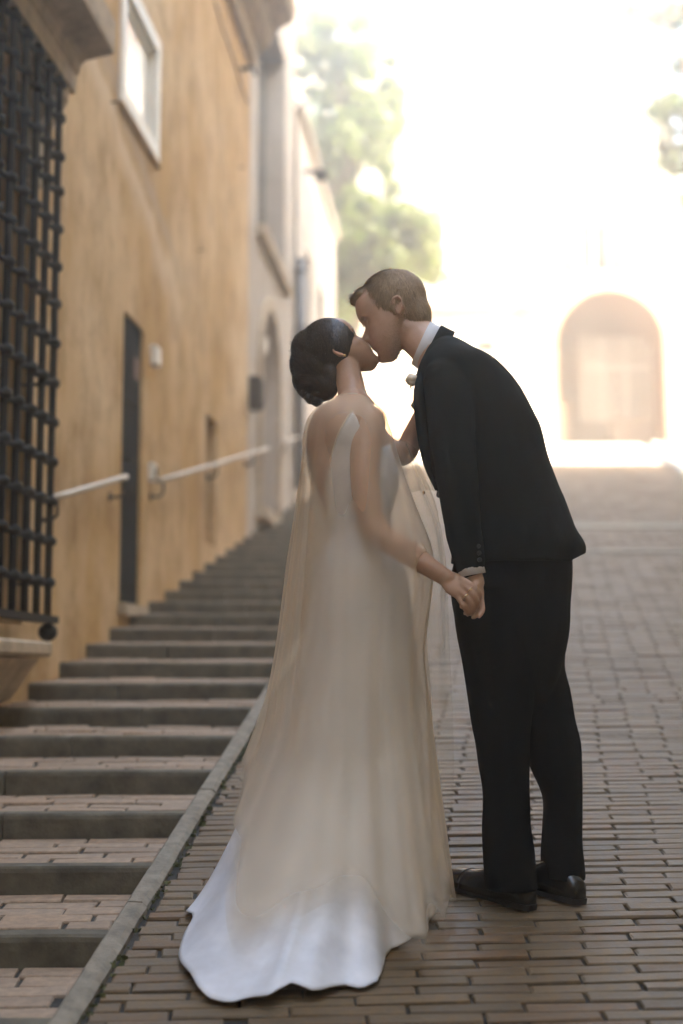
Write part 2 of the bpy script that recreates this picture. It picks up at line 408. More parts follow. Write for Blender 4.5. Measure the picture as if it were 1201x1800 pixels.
# right hand kerb and pavement
re = bpy.data.objects.new('pavement', None); COL.objects.link(re); re.location = (right_x(0), 0, 0); struct(re)
y = -4
while y < 36:
    y1 = y + 1.2; m2 = MB()
    m2.rings([[Vector((right_x(q) + dx, q, gz(q) + dz)) for dx, dz in ((0, -.1), (0, .10), (.012, .115), (.16, .115), (.16, -.1))] for q in (y, y1 - .01)])
    m2.build('kerb_stone', M['paving'], re); y = y1
m2 = MB(); m2.rings([[Vector((right_x(q) + dx, q, gz(q) + dz)) for dx, dz in ((.162, -.1), (.162, .108), (6, .108), (6, -.1))] for q in (-7, 0, 10, 20, 30, 37)])
m2.build('pavement_bed', M['asphalt'], re)
# sunlit pale paving at the top of the ramp: slabs
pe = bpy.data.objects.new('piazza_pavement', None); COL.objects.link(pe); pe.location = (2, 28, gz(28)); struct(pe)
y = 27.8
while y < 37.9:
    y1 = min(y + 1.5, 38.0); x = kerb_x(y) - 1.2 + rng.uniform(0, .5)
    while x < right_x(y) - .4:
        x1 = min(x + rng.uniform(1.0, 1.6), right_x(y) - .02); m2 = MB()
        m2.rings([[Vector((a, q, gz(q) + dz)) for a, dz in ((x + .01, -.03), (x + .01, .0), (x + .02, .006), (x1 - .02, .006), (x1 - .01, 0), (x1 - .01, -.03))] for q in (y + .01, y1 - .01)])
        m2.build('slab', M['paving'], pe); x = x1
    y = y1

# ================================================================= STAIRS
GO, Y0 = .521, 3.745
WX = 2.054
def wall_x(y): return -WX + TA * y
st = bpy.data.objects.new('stairway', None); COL.objects.link(st); st.location = (-1.3, 4, gz(4)); struct(st)
mb_far = MB(); tb_cache = {}; ntb = 0
for k in range(-5, 34):
    y = Y0 + GO * k; zt = gz(y) + .012; RH = GO * (SL - .045)
    xr = kerb_x(y) + .002; xl = wall_x(y) - .06
    # riser stones
    cuts = [xl]
    while cuts[-1] < xr - .34: cuts.append(min(cuts[-1] + rng.uniform(.42, .72), xr))
    if xr - cuts[-1] > .001: cuts[-1] = xr
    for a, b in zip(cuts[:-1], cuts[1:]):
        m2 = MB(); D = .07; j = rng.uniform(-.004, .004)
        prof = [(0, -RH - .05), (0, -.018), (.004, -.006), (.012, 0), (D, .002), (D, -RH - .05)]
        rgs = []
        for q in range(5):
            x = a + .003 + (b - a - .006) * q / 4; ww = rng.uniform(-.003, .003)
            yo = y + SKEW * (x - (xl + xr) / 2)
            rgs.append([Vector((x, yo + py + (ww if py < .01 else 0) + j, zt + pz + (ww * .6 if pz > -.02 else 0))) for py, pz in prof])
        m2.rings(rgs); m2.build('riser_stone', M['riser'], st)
    # tread bed and bricks
    m2 = MB(); fr = lambda a, b, c: Vector((a, y + b + SKEW * (a - (xl + xr) / 2), zt + c + b * .045))
    m2.box(fr, xl, xr, .07, GO + .05, -.07, -.008); m2.build('tread_bed', M['dirt'], st)
    rows = 5; rp = (GO - .072) / rows
    for r in range(rows):
        x = xl - rng.uniform(0, .2) - (r % 2) * .13
        while x < xr:
            x1 = x + rng.choice((.25, .27, .29)); a0, a1 = max(x, xl), min(x1, xr - .004)
            if a1 - a0 > .03:
                L = round((a1 - a0 - .004) / .02) * .02; yb = .072 + rp * (r + .5)
                dz = rng.uniform(-.004, .003); c0 = fr((a0 + a1) / 2, yb, dz); ti = (rng.uniform(-.02, .02), rng.uniform(-.012, .012))
                F = Matrix.Translation(c0) @ Matrix.Rotation(ti[0] + .045, 4, 'X') @ Matrix.Rotation(ti[1], 4, 'Y') @ Matrix.Rotation(SKEW, 4, 'Z')
                if -2 <= k <= 10 and ntb < 296:
                    key = (L, rng.randrange(4))
                    if key not in tb_cache:
                        tb_cache[key] = mesh('brick', *brick_geo(L, rp - .004, 0, .04, .004, seed=hash(key) & 255)); tb_cache[key].materials.append(M['tread'])
                    o = bpy.data.objects.new('brick', tb_cache[key]); COL.objects.link(o); o.parent = st; o.matrix_parent_inverse = Matrix.Translation(-st.location); o.matrix_basis = F; ntb += 1
                else:
                    vs, fs = brick_geo(L, rp - .004, 0, .03, .004, seed=r + k); mb_far.add([F @ Vector(v) for v in vs], fs)
            x = x1
stuff(mb_far.build('tread_bricks', M['tread'], st))

# ================================================================= LEFT BUILDINGS
def WF(s, o, h): return Vector((-WX + s * SA + o * CA, s * CA - o * SA, h))
def wall_at(u, v, o=0):
    a, b = u - CU, CV - v
    dy = FPX * CP - b * SP; dz = FPX * SP + b * CP
    # x = -WX + o/CA + TA*y  (plane offset o)
    y = (WX - o / CA) / (TA - a / dy)
    h = CAMZ + dz / dy * y
    s = (y + o * SA) / CA
    return s, h
def wall_panel(mbw, s0, s1, h0, h1, holes, o=0.0):
    """front skin with rectangular / arched openings and reveals; hole=(sa,sb,ha,hb,depth,arch)"""
    ss = sorted({s0, s1, *[x for h in holes for x in h[:2]]}); hh = sorted({h0, h1, *[x for h in holes for x in h[2:4]]})
    for a, b in zip(ss[:-1], ss[1:]):
        for c, d in zip(hh[:-1], hh[1:]):
            if any(h[0] <= a and b <= h[1] and h[2] <= c and d <= h[3] for h in holes): continue
            mbw.add([WF(a, o, c), WF(b, o, c), WF(b, o, d), WF(a, o, d)], [(0, 1, 2, 3)])
    for sa, sb, ha, hb, dp, arch in holes:
        r = (sb - sa) / 2
        if arch:
            hc = hb - r; n = 16; arc = [(sa + r - r * math.cos(math.pi * i / n), hc + r * math.sin(math.pi * i / n)) for i in range(n + 1)]
            for (p, q), (p2, q2) in zip(arc[:-1], arc[1:]):
                mbw.add([WF(p, o, q), WF(p2, o, q2), WF(p2, o, hb), WF(p, o, hb)], [(0, 1, 2, 3)])
            out = [(sa, ha)] + arc + [(sb, ha)]
        else: out = [(sa, ha), (sa, hb), (sb, hb), (sb, ha)]
        for (p, q), (p2, q2) in zip(out, out[1:] + out[:1]):
            mbw.add([WF(p, o, q), WF(p2, o, q2), WF(p2, o - dp, q2), WF(p, o - dp, q)], [(0, 1, 2, 3)])
S_END = 13.85
yb = empty('ochre_building', WF(8, 0, gz(8)), 'ochre yellow plastered building along the left side of the stairs', 'building')
d0, d1 = wall_at(218, 560)[0], wall_at(253, 600)[0]; DT, DB = 3.68, 1.86
n0, n1 = wall_at(362, 730)[0], wall_at(381, 760)[0]; NT, NB = 3.57, 2.50
w0, w1 = wall_at(212, 165)[0], wall_at(273, 270)[0]; WB, WT = 4.99, 5.74
g1 = wall_at(96, 600, 0.0)[0] - .42; g0 = g1 - 2.0; GB, GT = 1.66, 4.22
mb = MB()
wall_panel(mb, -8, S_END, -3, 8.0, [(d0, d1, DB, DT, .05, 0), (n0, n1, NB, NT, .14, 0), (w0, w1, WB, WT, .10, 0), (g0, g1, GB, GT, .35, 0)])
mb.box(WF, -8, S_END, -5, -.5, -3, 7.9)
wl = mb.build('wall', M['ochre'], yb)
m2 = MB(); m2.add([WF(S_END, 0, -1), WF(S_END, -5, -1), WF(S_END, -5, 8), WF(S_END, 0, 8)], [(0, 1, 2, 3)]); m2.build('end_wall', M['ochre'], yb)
# cornice
m2 = MB(); m2.prism([(0, 7.55), (.06, 7.55), (.08, 7.70), (.20, 7.78), (.24, 7.92), (.42, 8.02), (.46, 8.14), (.46, 8.24), (0, 8.36)], WF, -8, S_END + .05); m2.build('cornice', M['stone'], yb)
ca, cb_ = wall_at(378, 0, .012), wall_at(437, 182, .012); m2 = MB(); m2.tube([WF(ca[0] + (cb_[0] - ca[0]) * q / 8, .012, ca[1] + (cb_[1] - ca[1]) * q / 8 - .03 * math.sin(math.pi * q / 4) ** 2) for q in range(9)], .009, 6); m2.build('cable', M['stone'], yb)
m2 = MB(); m2.prism([(-5, 8.2), (.44, 8.37), (.44, 8.42), (-5, 9.6)], WF, -8, S_END); m2.build('roof', M['roof'], yb)
# door
dr = MB(); dr.box(WF, d0, d1, -.05, -.022, DB, DT); door = dr.build('door', M['doorp'], yb)
for q in range(3):
    m2 = MB(); hh = DB + .12 + q * .58; m2.box(WF, d0 + .07, d1 - .07, -.0215, -.012, hh, hh + .48); m2.build('door_panel', M['doorp'], door)
m2 = MB(); m2.box(WF, d0 + .34, d0 + .48, -.0115, -.008, DT - .36, DT - .22); m2.build('notice', M['redsign'], door)
m2 = MB(); m2.tube([WF(d0 + .06, -.02, 2.75), WF(d0 + .06, .04, 2.75), WF(d0 + .15, .04, 2.75)], .01); m2.build('door_handle', M['iron'], door)
m2 = MB(); m2.box(WF, d0 - .03, d1 + .05, -.1, .05, DB - .07, DB); m2.build('door_sill', M['stone'], yb)
# niche door
m2 = MB(); m2.box(WF, n0, n1, -.14, -.10, NB, NT); nd = m2.build('small_door', M['brownw'], yb)
for q in range(4):
    m2 = MB(); a = n0 + (n1 - n0) * q / 4; m2.box(WF, a + .006, a + (n1 - n0) / 4 - .006, -.099, -.088, NB + .03, NT - .03); m2.build('plank', M['brownw'], nd)
# upper window
wdw = MB()
for a, b, c, d in ((w0 - .05, w1 + .05, WB - .06, WB + .05), (w0 - .05, w1 + .05, WT - .04, WT + .06), (w0 - .05, w0 + .06, WB + .05, WT - .04), (w1 - .06, w1 + .05, WB + .05, WT - .04)):
    wdw.box(WF, a, b, -.05, .022, c, d)
win = wdw.build('window', M['white'], yb)
m2 = MB()
for a, b, c, d in ((w0 + .06, w1 - .06, WB + .05, WB + .11), (w0 + .06, w1 - .06, WT - .10, WT - .04), (w0 + .06, w0 + .12, WB + .11, WT - .10), (w1 - .12, w1 - .06, WB + .11, WT - .10)):
    m2.box(WF, a, b, -.045, -.012, c, d)
m2.build('sash', M['white'], win)
m2 = MB(); m2.box(WF, w0 + .12, w1 - .12, -.040, -.030, WB + .11, WT - .10); m2.build('pane', M['sky_glass'], win)
m2 = MB(); m2.prism([(0, WB - .085), (.02, WB - .085), (.03, WB - .075), (.03, WB - .063), (0, WB - .061)], WF, w0 - .07, w1 + .07); m2.build('sill', M['ochre'], win)
# small wall fittings
def wall_box(name, u, v, w, h, d, mat, par):
    s, hh = wall_at(u, v); m2 = MB()
    m2.rings([[WF(s + a * w / 2 * f, o, hh + b * h / 2 * f) for a, b in ((-1, -1), (1, -1), (1, 1), (-1, 1))] for o, f in ((0, 1), (d * .8, 1), (d, .86))])
    o = m2.build(name, mat, par); return o
wall_box('meter_box', 268, 626, .13, .13, .05, M['white'], yb)
ic = wall_box('intercom', 264, 830, .09, .12, .04, M['white'], yb)
s, hh = wall_at(264, 830); m2 = MB(); m2.box(WF, s - .025, s + .025, .041, .046, hh - .03, hh + .03); m2.build('intercom_face', M['iron'], ic)
s, hh = wall_at(423, 122); m2 = MB(); m2.tube([WF(s, 0, hh), WF(s, .12, hh + .02), WF(s, .15, hh - .06)], .02); m2.build('wall_hook', M['iron'], yb)
for u, v in ((195, 180), (420, 295), (348, 440)):
    s, hh = wall_at(u, v); m2 = MB(); m2.tube([WF(s, 0, hh), WF(s, .05, hh + .004)], .006, 8); m2.build('wall_peg', M['iron'], yb)

# grated window: stone hood, sill, recessed casement
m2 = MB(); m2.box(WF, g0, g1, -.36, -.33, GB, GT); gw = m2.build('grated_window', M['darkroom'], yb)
for q in range(3):
    a = g0 + (g1 - g0) * q / 3
    m2 = MB(); m2.box(WF, a + .02, a + .09, -.329, -.28, GB, GT); m2.build('mullion', M['brownw'], gw)
    m2 = MB(); m2.box(WF, a + .09, a + (g1 - g0) / 3, -.32, -.31, GB + .08, GT - .08); m2.build('pane', M['glass'], gw)
for h in (GB + .9, GB + 1.75):
    m2 = MB(); m2.box(WF, g0 + .0, g1, -.327, -.285, h, h + .06); m2.build('transom', M['brownw'], gw)
he = wall_at(200, 95, .36)[0]; HB = wall_at(200, 95, .36)[1]
m2 = MB(); m2.prism([(0, HB - .20), (.17, HB - .20), (.175, HB - .11), (.19, HB - .09), (.20, HB - .045), (.22, HB - .03), (.36, HB), (.365, HB + .02), (.37, HB + .16), (.33, HB + .20), (0, HB + .30)], WF, 3.2, he)
m2.build('window_hood', M['stone'], yb)
m2 = MB(); cs = he - .06
prof = [(0, HB - .72), (.03, HB - .70), (.05, HB - .60), (.045, HB - .52), (.07, HB - .42), (.11, HB - .33), (.15, HB - .27), (.16, HB - .20), (0, HB - .20)]
m2.prism(prof, WF, cs - .16, cs); m2.build('console', M['stone'], yb)
sr = wall_at(90, 1128, .20)
SB = sr[1]
m2 = MB(); m2.prism([(0, SB - .075), (.19, SB - .07), (.205, SB - .055), (.205, SB - .012), (.195, SB), (0, SB + .01)], WF, 3.2, sr[0]); m2.build('window_sill', M['stone'], yb)
m2 = MB(); m2.prism([(0, SB - .27), (.03, SB - .26), (.07, SB - .21), (.12, SB - .13), (.165, SB - .078), (0, SB - .076)], WF, 3.2, sr[0] - .05); m2.build('sill_apron', M['stone'], yb)
# iron grille: a thing of its own
gr = empty('iron_grille', WF(6, .15, SB), 'black wrought iron window grille of crossed bars at the upper left', 'grille')
GO_ = .15; ge = wall_at(97, 500, GO_)[0]; sp = .178; nv = 12
gtop, gbot = wall_at(101, 85, GO_)[1], wall_at(85, 1088, GO_)[1]
for i in range(nv):
    s = ge - i * sp; m2 = MB()
    pts = [WF(s, GO_, gbot + .0 + (gtop - gbot) * q / 10) for q in range(11)]
    m2.tube(pts, .0175, 8); m2.build('bar', M['iron'], gr, True)
cvs = [137, 200, 270, 333, 402, 470, 537, 608, 678, 748, 818, 887, 957, 1029]
for v in cvs:
    h = wall_at(97, v, GO_)[1]; m2 = MB(); pts = []; rad = []
    for i in range(nv - 1, -1, -1):
        s = ge - i * sp
        for ds, rr, oo in ((-.085, .0145, .0), (-.045, .015, .006), (-.032, .017, .014), (-.024, .022, .020), (0, .0235, .024), (.024, .022, .020), (.032, .017, .014), (.045, .015, .006)):
            pts.append(WF(s + ds, GO_ + oo - .012, h + (.006 if abs(ds) < .03 else 0))); rad.append(rr)
    m2.tube(pts, rad, 8); m2.build('crossbar', M['iron'], gr, True)
    for e in (ge,):
        m2 = MB(); m2.tube([WF(e, GO_, h), WF(e + .01, 0, h)], .009, 6) if v in (270, 678, 1029) else None
        if m2.v: m2.build('wall_tie', M['iron'], gr)
m2 = MB(); m2.prism([(GO_ - .03, gbot - .02), (GO_ + .045, gbot - .02), (GO_ + .045, gbot + .012), (GO_ - .03, gbot + .012)], WF, 3.2, ge + .035); m2.build('bottom_rail', M['iron'], gr)
m2 = MB(); c = WF(ge - .02, GO_ + .01, gbot - .062); m2.ball(c, .045, .05, .042); m2.build('foot_ball', M['iron'], gr, True)

# grey building with the deep window and arched door
gb = empty('grey_building', WF(16, 0, gz(16)), 'grey plastered building with an arched doorway and a deep tall window', 'building')
a0, a1 = wall_at(455, 700)[0], wall_at(487, 700)[0]; AT, AB = wall_at(470, 545)[1], gz(15.4) + .05
t0, t1 = wall_at(452, 395)[0], wall_at(500, 465)[0]; TB = wall_at(452, 395)[1]; TT = 8.9
G_END = wall_at(519, 300)[0]
mb = MB(); wall_panel(mb, S_END + .002, G_END, -1, 10.6, [(a0, a1, AB, AT, .20, 1), (t0, t1, TB, TT, .26, 0)]); mb.box(WF, S_END + .002, G_END, -5, -.5, -1, 10.5)
mb.add([WF(G_END, 0, -1), WF(G_END, -5, -1), WF(G_END, -5, 10.6), WF(G_END, 0, 10.6)], [(0, 1, 2, 3)])
mb.build('wall', M['greypl'], gb)
m2 = MB(); m2.prism([(0, 10.3), (.1, 10.35), (.3, 10.6), (.3, 10.72), (-5, 11.6), (-5, 10.4)], WF, S_END + .002, G_END); m2.build('roof', M['roof'], gb)
m2 = MB(); m2.box(WF, t0, t1, -.26, -.23, TB, TT); wn_ = m2.build('window', M['glass'], gb)
m2 = MB(); m2.box(WF, (t0 + t1) / 2 - .04, (t0 + t1) / 2 + .04, -.229, -.20, TB, TT); m2.build('mullion', M['pipe'], wn_)
m2 = MB(); m2.prism([(0, TB - .12), (.08, TB - .12), (.1, TB - .05), (.1, TB - .0), (-.2, TB + .01)], WF, t0 - .05, t1 + .1); m2.build('sill', M['stone'], wn_)
m2 = MB(); m2.box(WF, a0, a1, -.20, -.17, AB, AT); ad = m2.build('arched_door', M['brownw'], gb)
m2 = MB(); m2.box(WF, a0, a1, -.169, -.14, AT - .82, AT - .72); m2.build('transom', M['stone'], ad)
m2 = MB(); rr = (a1 - a0) / 2
arc = [(a0 + rr - (rr) * math.cos(math.pi * i / 16), AT - rr + rr * math.sin(math.pi * i / 16)) for i in range(17)]
arc2 = [(a0 + rr - (rr + .12) * math.cos(math.pi * i / 16), AT - rr + (rr + .12) * math.sin(math.pi * i / 16)) for i in range(17)]
o1, o2 = [(a0, AB)] + arc + [(a1, AB)], [(a0 - .12, AB)] + arc2 + [(a1 + .12, AB)]
m2.rings([[WF(p[0], .0, p[1]), WF(p[0], .05, p[1]), WF(q[0], .05, q[1]), WF(q[0], 0, q[1])] for p, q in zip(o1, o2)]); m2.build('door_surround', M['stone'], gb)
m2 = MB(); m2.box(WF, a0 - .2, a1 + .2, 0, .12, AB - .12, AB - .002); m2.build('door_step', M['stone'], gb)
lb = wall_at(440, 692)
m2 = MB(); m2.rings([[WF(lb[0] + a * .10 * f, o, lb[1] + b * .16 * f) for a, b in ((-1, -1), (1, -1), (1, 1), (-1, 1))] for o, f in ((0, 1), (.1, 1), (.13, .8))])
mbx = tag(m2.build('letter_box', M['iron']), 'black metal letter box on the grey wall before the arched door', 'letter box')
lb = wall_at(463, 607)
m2 = MB(); m2.rings([[WF(lb[0] + a * .07 * f, o, lb[1] + b * .09 * f) for a, b in ((-1, -1), (1, -1), (1, 1), (-1, 1))] for o, f in ((0, 1), (.03, 1), (.04, .9))])
tag(m2.build('wall_plaque', M['white']), 'small white plaque beside the arched doorway', 'plaque')
s0, h0 = wall_at(517, 455); s1, h1 = wall_at(517, 905)
m2 = MB(); m2.tube([WF(s0, .09, gz(18) + .15), WF(s0, .09, h0)], .055, 10); dp = empty('drainpipe', WF(s0, .09, gz(18)), 'dark vertical drainpipe on the cream wall behind the bride', 'drainpipe')
m2.build('pipe', M['pipe'], dp, True)
for q in (.1, .4, .7, .97):
    m2 = MB(); z = gz(18) + .3 + (h0 - gz(18) - .4) * q; m2.tube([WF(s0, .09, z), WF(s0, .09, z + .05)], .068, 10); m2.build('clamp', M['pipe'], dp, True)
# cream building further on
cb = empty('cream_building', WF(20, 0, gz(20)), 'cream plastered building with sloping eaves beyond the drainpipe', 'building')
C_END = wall_at(586, 560)[0]; CT = wall_at(560, 325)[1]
cw = [(G_END + 1.0, G_END + 1.7, 5.6, 7.2, .12, 0), (G_END + 2.8, G_END + 3.5, 5.6, 7.2, .12, 0)]
mb = MB(); wall_panel(mb, G_END + .002, C_END, -1, CT, cw, .03); mb.box(WF, G_END + .002, C_END, -5, -.5, -1, CT - .1)
mb.add([WF(C_END, .03, -1), WF(C_END, -5, -1), WF(C_END, -5, CT), WF(C_END, .03, CT)], [(0, 1, 2, 3)]); mb.build('wall', M['creampl'], cb)
m2 = MB(); m2.prism([(0.031, CT - .08), (.10, CT - .04), (.12, CT + .04), (-5, CT + 1.4), (-5, CT)], WF, G_END + .01, C_END + .1); m2.build('roof', M['creampl'], cb)
for a, b, c, d, e, f in cw:
    m2 = MB(); m2.box(WF, a, b, -.09, -.06, c, d); w_ = m2.build('window', M['glass'], cb)
    m2 = MB(); m2.box(WF, (a + b) / 2 - .03, (a + b) / 2 + .03, -.059, -.04, c, d); m2.build('mullion', M['white'], w_)
s, h = wall_at(531, 302); cc = empty('security_camera', WF(s, 0, h), 'small dark security camera high on the cream wall below the trees', 'camera')
m2 = MB(); m2.tube([WF(s, .03, h), WF(s, .22, h)], .03, 8); m2.build('bracket', M['iron'], cc)
m2 = MB(); m2.ball(WF(s, .26, h - .05), .10, .10, .09); m2.build('dome', M['iron'], cc, True)

# handrails
def handrail(p0, p1, label, nb, group='handrails along the wall', o=.085):
    (s0, h0), (s1, h1) = wall_at(*p0, o), wall_at(*p1, o)
    hr = empty('handrail', WF(s0, o, h0), label, 'handrail', group)
    m2 = MB(); n = 8; m2.tube([WF(s0 + (s1 - s0) * q / n, o, h0 + (h1 - h0) * q / n) for q in range(n + 1)], .0175, 12); m2.build('rail', M['rail'], hr, True)
    for q in nb:
        s = s0 + (s1 - s0) * q; h = h0 + (h1 - h0) * q
        m2 = MB(); m2.tube([WF(s, o, h - .018), WF(s, o, h - .09), WF(s, o * .7, h - .115), WF(s, 0, h - .115)], .009, 8); m2.build('bracket', M['iron'], hr, True)
        m2 = MB(); m2.tube([WF(s, .0, h - .115), WF(s, .008, h - .115)], .028, 10); m2.build('wall_plate', M['iron'], hr)
handrail((92, 876), (222, 838), 'short pale metal handrail between the grille and the dark door', (.06, .96))
handrail((278, 846), (472, 788), 'long pale metal handrail between the dark door and the arched doorway', (.03, .42, .8))
handrail((492, 779), (560, 758), 'pale metal handrail beyond the arched doorway, behind the bride', (.1, .5, .9))

# ================================================================= FAR FACADE
FY = 38.0
def FF(x, d, z): return Vector((x, FY + d, z))
def fat(u, v): p = at(u, v, FY); return p.x, p.z
fb = empty('pale_facade_building', (4, FY, gz(FY)), 'tall pale sunlit building with shuttered windows closing the top of the street', 'building')
x0f, x1f = -6.0, fat(1186, 300)[0]; zt = 19.8; zb = gz(FY) - .3
ax0, ax1 = fat(980, 700)[0], fat(1170, 700)[0]; az1 = fat(1075, 512)[1]; az0 = gz(FY) - .02
fw = []
for ul, ur in ((575, 640), (782, 840), (1018, 1072)):
    for vt, vb in ((14, 112), (178, 282), (372, 478)):
        (xa, za), (xb, zb_) = fat(ul, vb), fat(ur, vt); fw.append((xa, xb, za, zb_))
def facade_panel(mbw, holes):
    xs = sorted({x0f, x1f, *[q for h in holes for q in h[:2]]}); zs = sorted({zb, zt, *[q for h in holes for q in h[2:4]]})
    for a, b in zip(xs[:-1], xs[1:]):
        for c, d in zip(zs[:-1], zs[1:]):
            if any(h[0] <= a and b <= h[1] and h[2] <= c and d <= h[3] for h in holes): continue
            mbw.add([FF(a, 0, c), FF(b, 0, c), FF(b, 0, d), FF(a, 0, d)], [(0, 1, 2, 3)])
pw = fat(838, 618), fat(868, 598)
small = (pw[0][0], pw[1][0], pw[0][1], pw[1][1])
mb = MB(); facade_panel(mb, [(ax0, ax1, zb, az1)] + fw + [small])
for a, b, c, d in fw + [small]:
    for p, q in (((a, c), (a, d)), ((a, d), (b, d)), ((b, d), (b, c)), ((b, c), (a, c))):
        mb.add([FF(p[0], 0, p[1]), FF(q[0], 0, q[1]), FF(q[0], .2, q[1]), FF(p[0], .2, p[1])], [(0, 1, 2, 3)])
ra = (ax1 - ax0) / 2; hc = az1 - ra; NA = 24
arc = [(ax0 + ra - ra * math.cos(math.pi * i / NA), hc + ra * math.sin(math.pi * i / NA)) for i in range(NA + 1)]
for (p, q), (p2, q2) in zip(arc[:-1], arc[1:]): mb.add([FF(p, 0, q), FF(p2, 0, q2), FF(p2, 0, az1), FF(p, 0, az1)], [(0, 1, 2, 3)])
mb.box(FF, x0f, ax0 - .3, .4, 9, zb, zt - .1); mb.box(FF, ax1 + .3, x1f, .4, 9, zb, zt - .1); mb.box(FF, ax0 - .3, ax1 + .3, .4, 9, az1 + .3, zt - .1)
mb.add([FF(x1f, 0, zb), FF(x1f, 9, zb), FF(x1f, 9, zt), FF(x1f, 0, zt)], [(0, 1, 2, 3)])
mb.build('wall', M['facade'], fb)
m2 = MB(); m2.prism([(-.5, zt), (0, zt - .3), (9, zt + 1.5), (9, zt + 1.7), (-.5, zt + .2)], lambda s, d, z: FF(s, d, z), x0f, x1f + .4); m2.build('roof', M['roof'], fb)
for i, (a, b, c, d) in enumerate(fw):
    m2 = MB(); m2.box(FF, a, b, .16, .19, c, d); w_ = m2.build('window', M['glass'], fb)
    for q in (a, (a + b) / 2 - .04, b - .08):
        m2 = MB(); m2.box(FF, q, q + .08, .12, .159, c, d); m2.build('frame', M['white'], w_)
    m2 = MB(); m2.box(FF, a - .1, b + .1, -.12, -.002, c - .14, c - .01); m2.build('sill', M['paving'], w_)
    hw = (b - a) * .5
    for x in (a - hw - .02, b + .02):
        m2 = MB(); m2.box(FF, x, x + hw, -.06, -.012, c, d); sh = m2.build('shutter', M['shutter'], fb)
        for q in range(9):
            m3 = MB(); z = c + .08 + (d - c - .16) * q / 9; m3.box(FF, x + .05, x + hw - .05, -.075, -.061, z, z + (d - c) / 15); m3.build('slat', M['shutter'], sh)
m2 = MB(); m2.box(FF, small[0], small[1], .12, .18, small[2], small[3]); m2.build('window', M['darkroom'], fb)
(xa, za), (xb, zb2) = fat(690, 556), fat(962, 540)
m2 = MB(); m2.prism([(0, za), (-.12, za), (-.22, zb2 - .08), (-.22, zb2), (0, zb2 + .08)], lambda s, d, z: FF(s, d, z), xa, xb); m2.build('string_course', M['pinkpl'], fb)
(xa, za), (xb, zb2) = fat(928, 780), fat(965, 556)
m2 = MB(); m2.box(FF, xa, xb, -.12, -.002, gz(FY) - .2, zb2 - .01); m2.build('pilaster', M['facade'], fb)
m2 = MB(); m2.prism([(0, 0), (-.25, .05), (-.3, .25), (0, .45)], lambda s, d, z: FF(s, d, zb2 + z - .0), xa - .1, xb + .1); m2.build('capital', M['pinkpl'], fb)
m2 = MB(); m2.box(FF, x0f, ax0 - .15, -.07, -.003, gz(FY) - .2, fat(900, 690)[1]); m2.build('base_course', M['pinkpl'], fb)
# arch rim, vault and passage
m2 = MB(); o1 = [(ax0, az0)] + arc + [(ax1, az0)]; k = .14
o2 = [(ax0 - k, az0)] + [(ax0 + ra + (p - ax0 - ra) * (1 + k / ra), hc + (q - hc) * (1 + k / ra)) for p, q in arc] + [(ax1 + k, az0)]
m2.rings([[FF(p[0], 0, p[1]), FF(p[0], -.05, p[1]), FF(q[0], -.05, q[1]), FF(q[0], 0, q[1])] for p, q in zip(o1, o2)]); m2.build('arch_rim', M['pinkpl'], fb)
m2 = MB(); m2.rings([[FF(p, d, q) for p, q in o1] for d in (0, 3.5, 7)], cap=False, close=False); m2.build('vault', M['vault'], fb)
m2 = MB(); m2.add([FF(ax0, 7, az0), FF(ax1, 7, az0), FF(ax1, 7, az1), FF(ax0, 7, az1)], [(0, 1, 2, 3)]); m2.build('passage_end_wall', M['brownw'], fb)
m2 = MB(); m2.add([FF(ax0, 0, gz(FY)), FF(ax1, 0, gz(FY)), FF(ax1, 7, gz(FY)), FF(ax0, 7, gz(FY))], [(0, 1, 2, 3)]); m2.build('passage_floor', M['asphalt'], fb)
(xa, za), (xb, zb2) = fat(984, 780), fat(1004, 694)
m2 = MB(); m2.box(FF, xa, xb, .8, 1.0, gz(FY), zb2); m2.build('passage_door', M['brownw'], fb)
# gate bars in the arch
gt = empty('passage_gate', FF((ax0 + ax1) / 2 + .6, 1.5, gz(FY)), 'pale open barred gate standing inside the far archway', 'gate')
gx0, gx1 = fat(1040, 700)[0], fat(1166, 700)[0]; nb = 15
for i in range(nb):
    x = gx0 + (gx1 - gx0) * i / (nb - 1); wd = .045 if i not in (4, 9) else .07
    zz = min(hc + math.sqrt(max(0, ra ** 2 - (x - ax0 - ra) ** 2)) - .1, az1 - .9)
    m2 = MB(); m2.tube([FF(x, 1.5, gz(FY) + .9), FF(x, 1.5, zz)], wd * .7, 6); m2.build('bar', M['rail'], gt)
m2 = MB(); m2.box(FF, gx0, gx1, 1.44, 1.56, gz(FY) + 2.42, gz(FY) + 2.48); m2.build('rail', M['rail'], gt)
m2 = MB(); m2.box(FF, gx0 + .8, gx1, 1.44, 1.58, gz(FY), gz(FY) + .95); m2.build('kick_panel', M['brownw'], gt)
# orange building at the right edge
ob = empty('terracotta_building', (11, 42, gz(42)), 'terracotta coloured building at the far right edge beyond the pale facade', 'building')
m2 = MB(); m2.box(XYZ, x1f + .3, 20, 40, 50, 5, 15.2); m2.build('wall', M['pinkpl'], ob)
m2 = MB(); m2.prism([(39.5, 15.2), (50.5, 15.2), (45, 17)], lambda s, a, b: Vector((s, a, b)), x1f + .2, 20.3); m2.build('roof', M['roof'], ob)

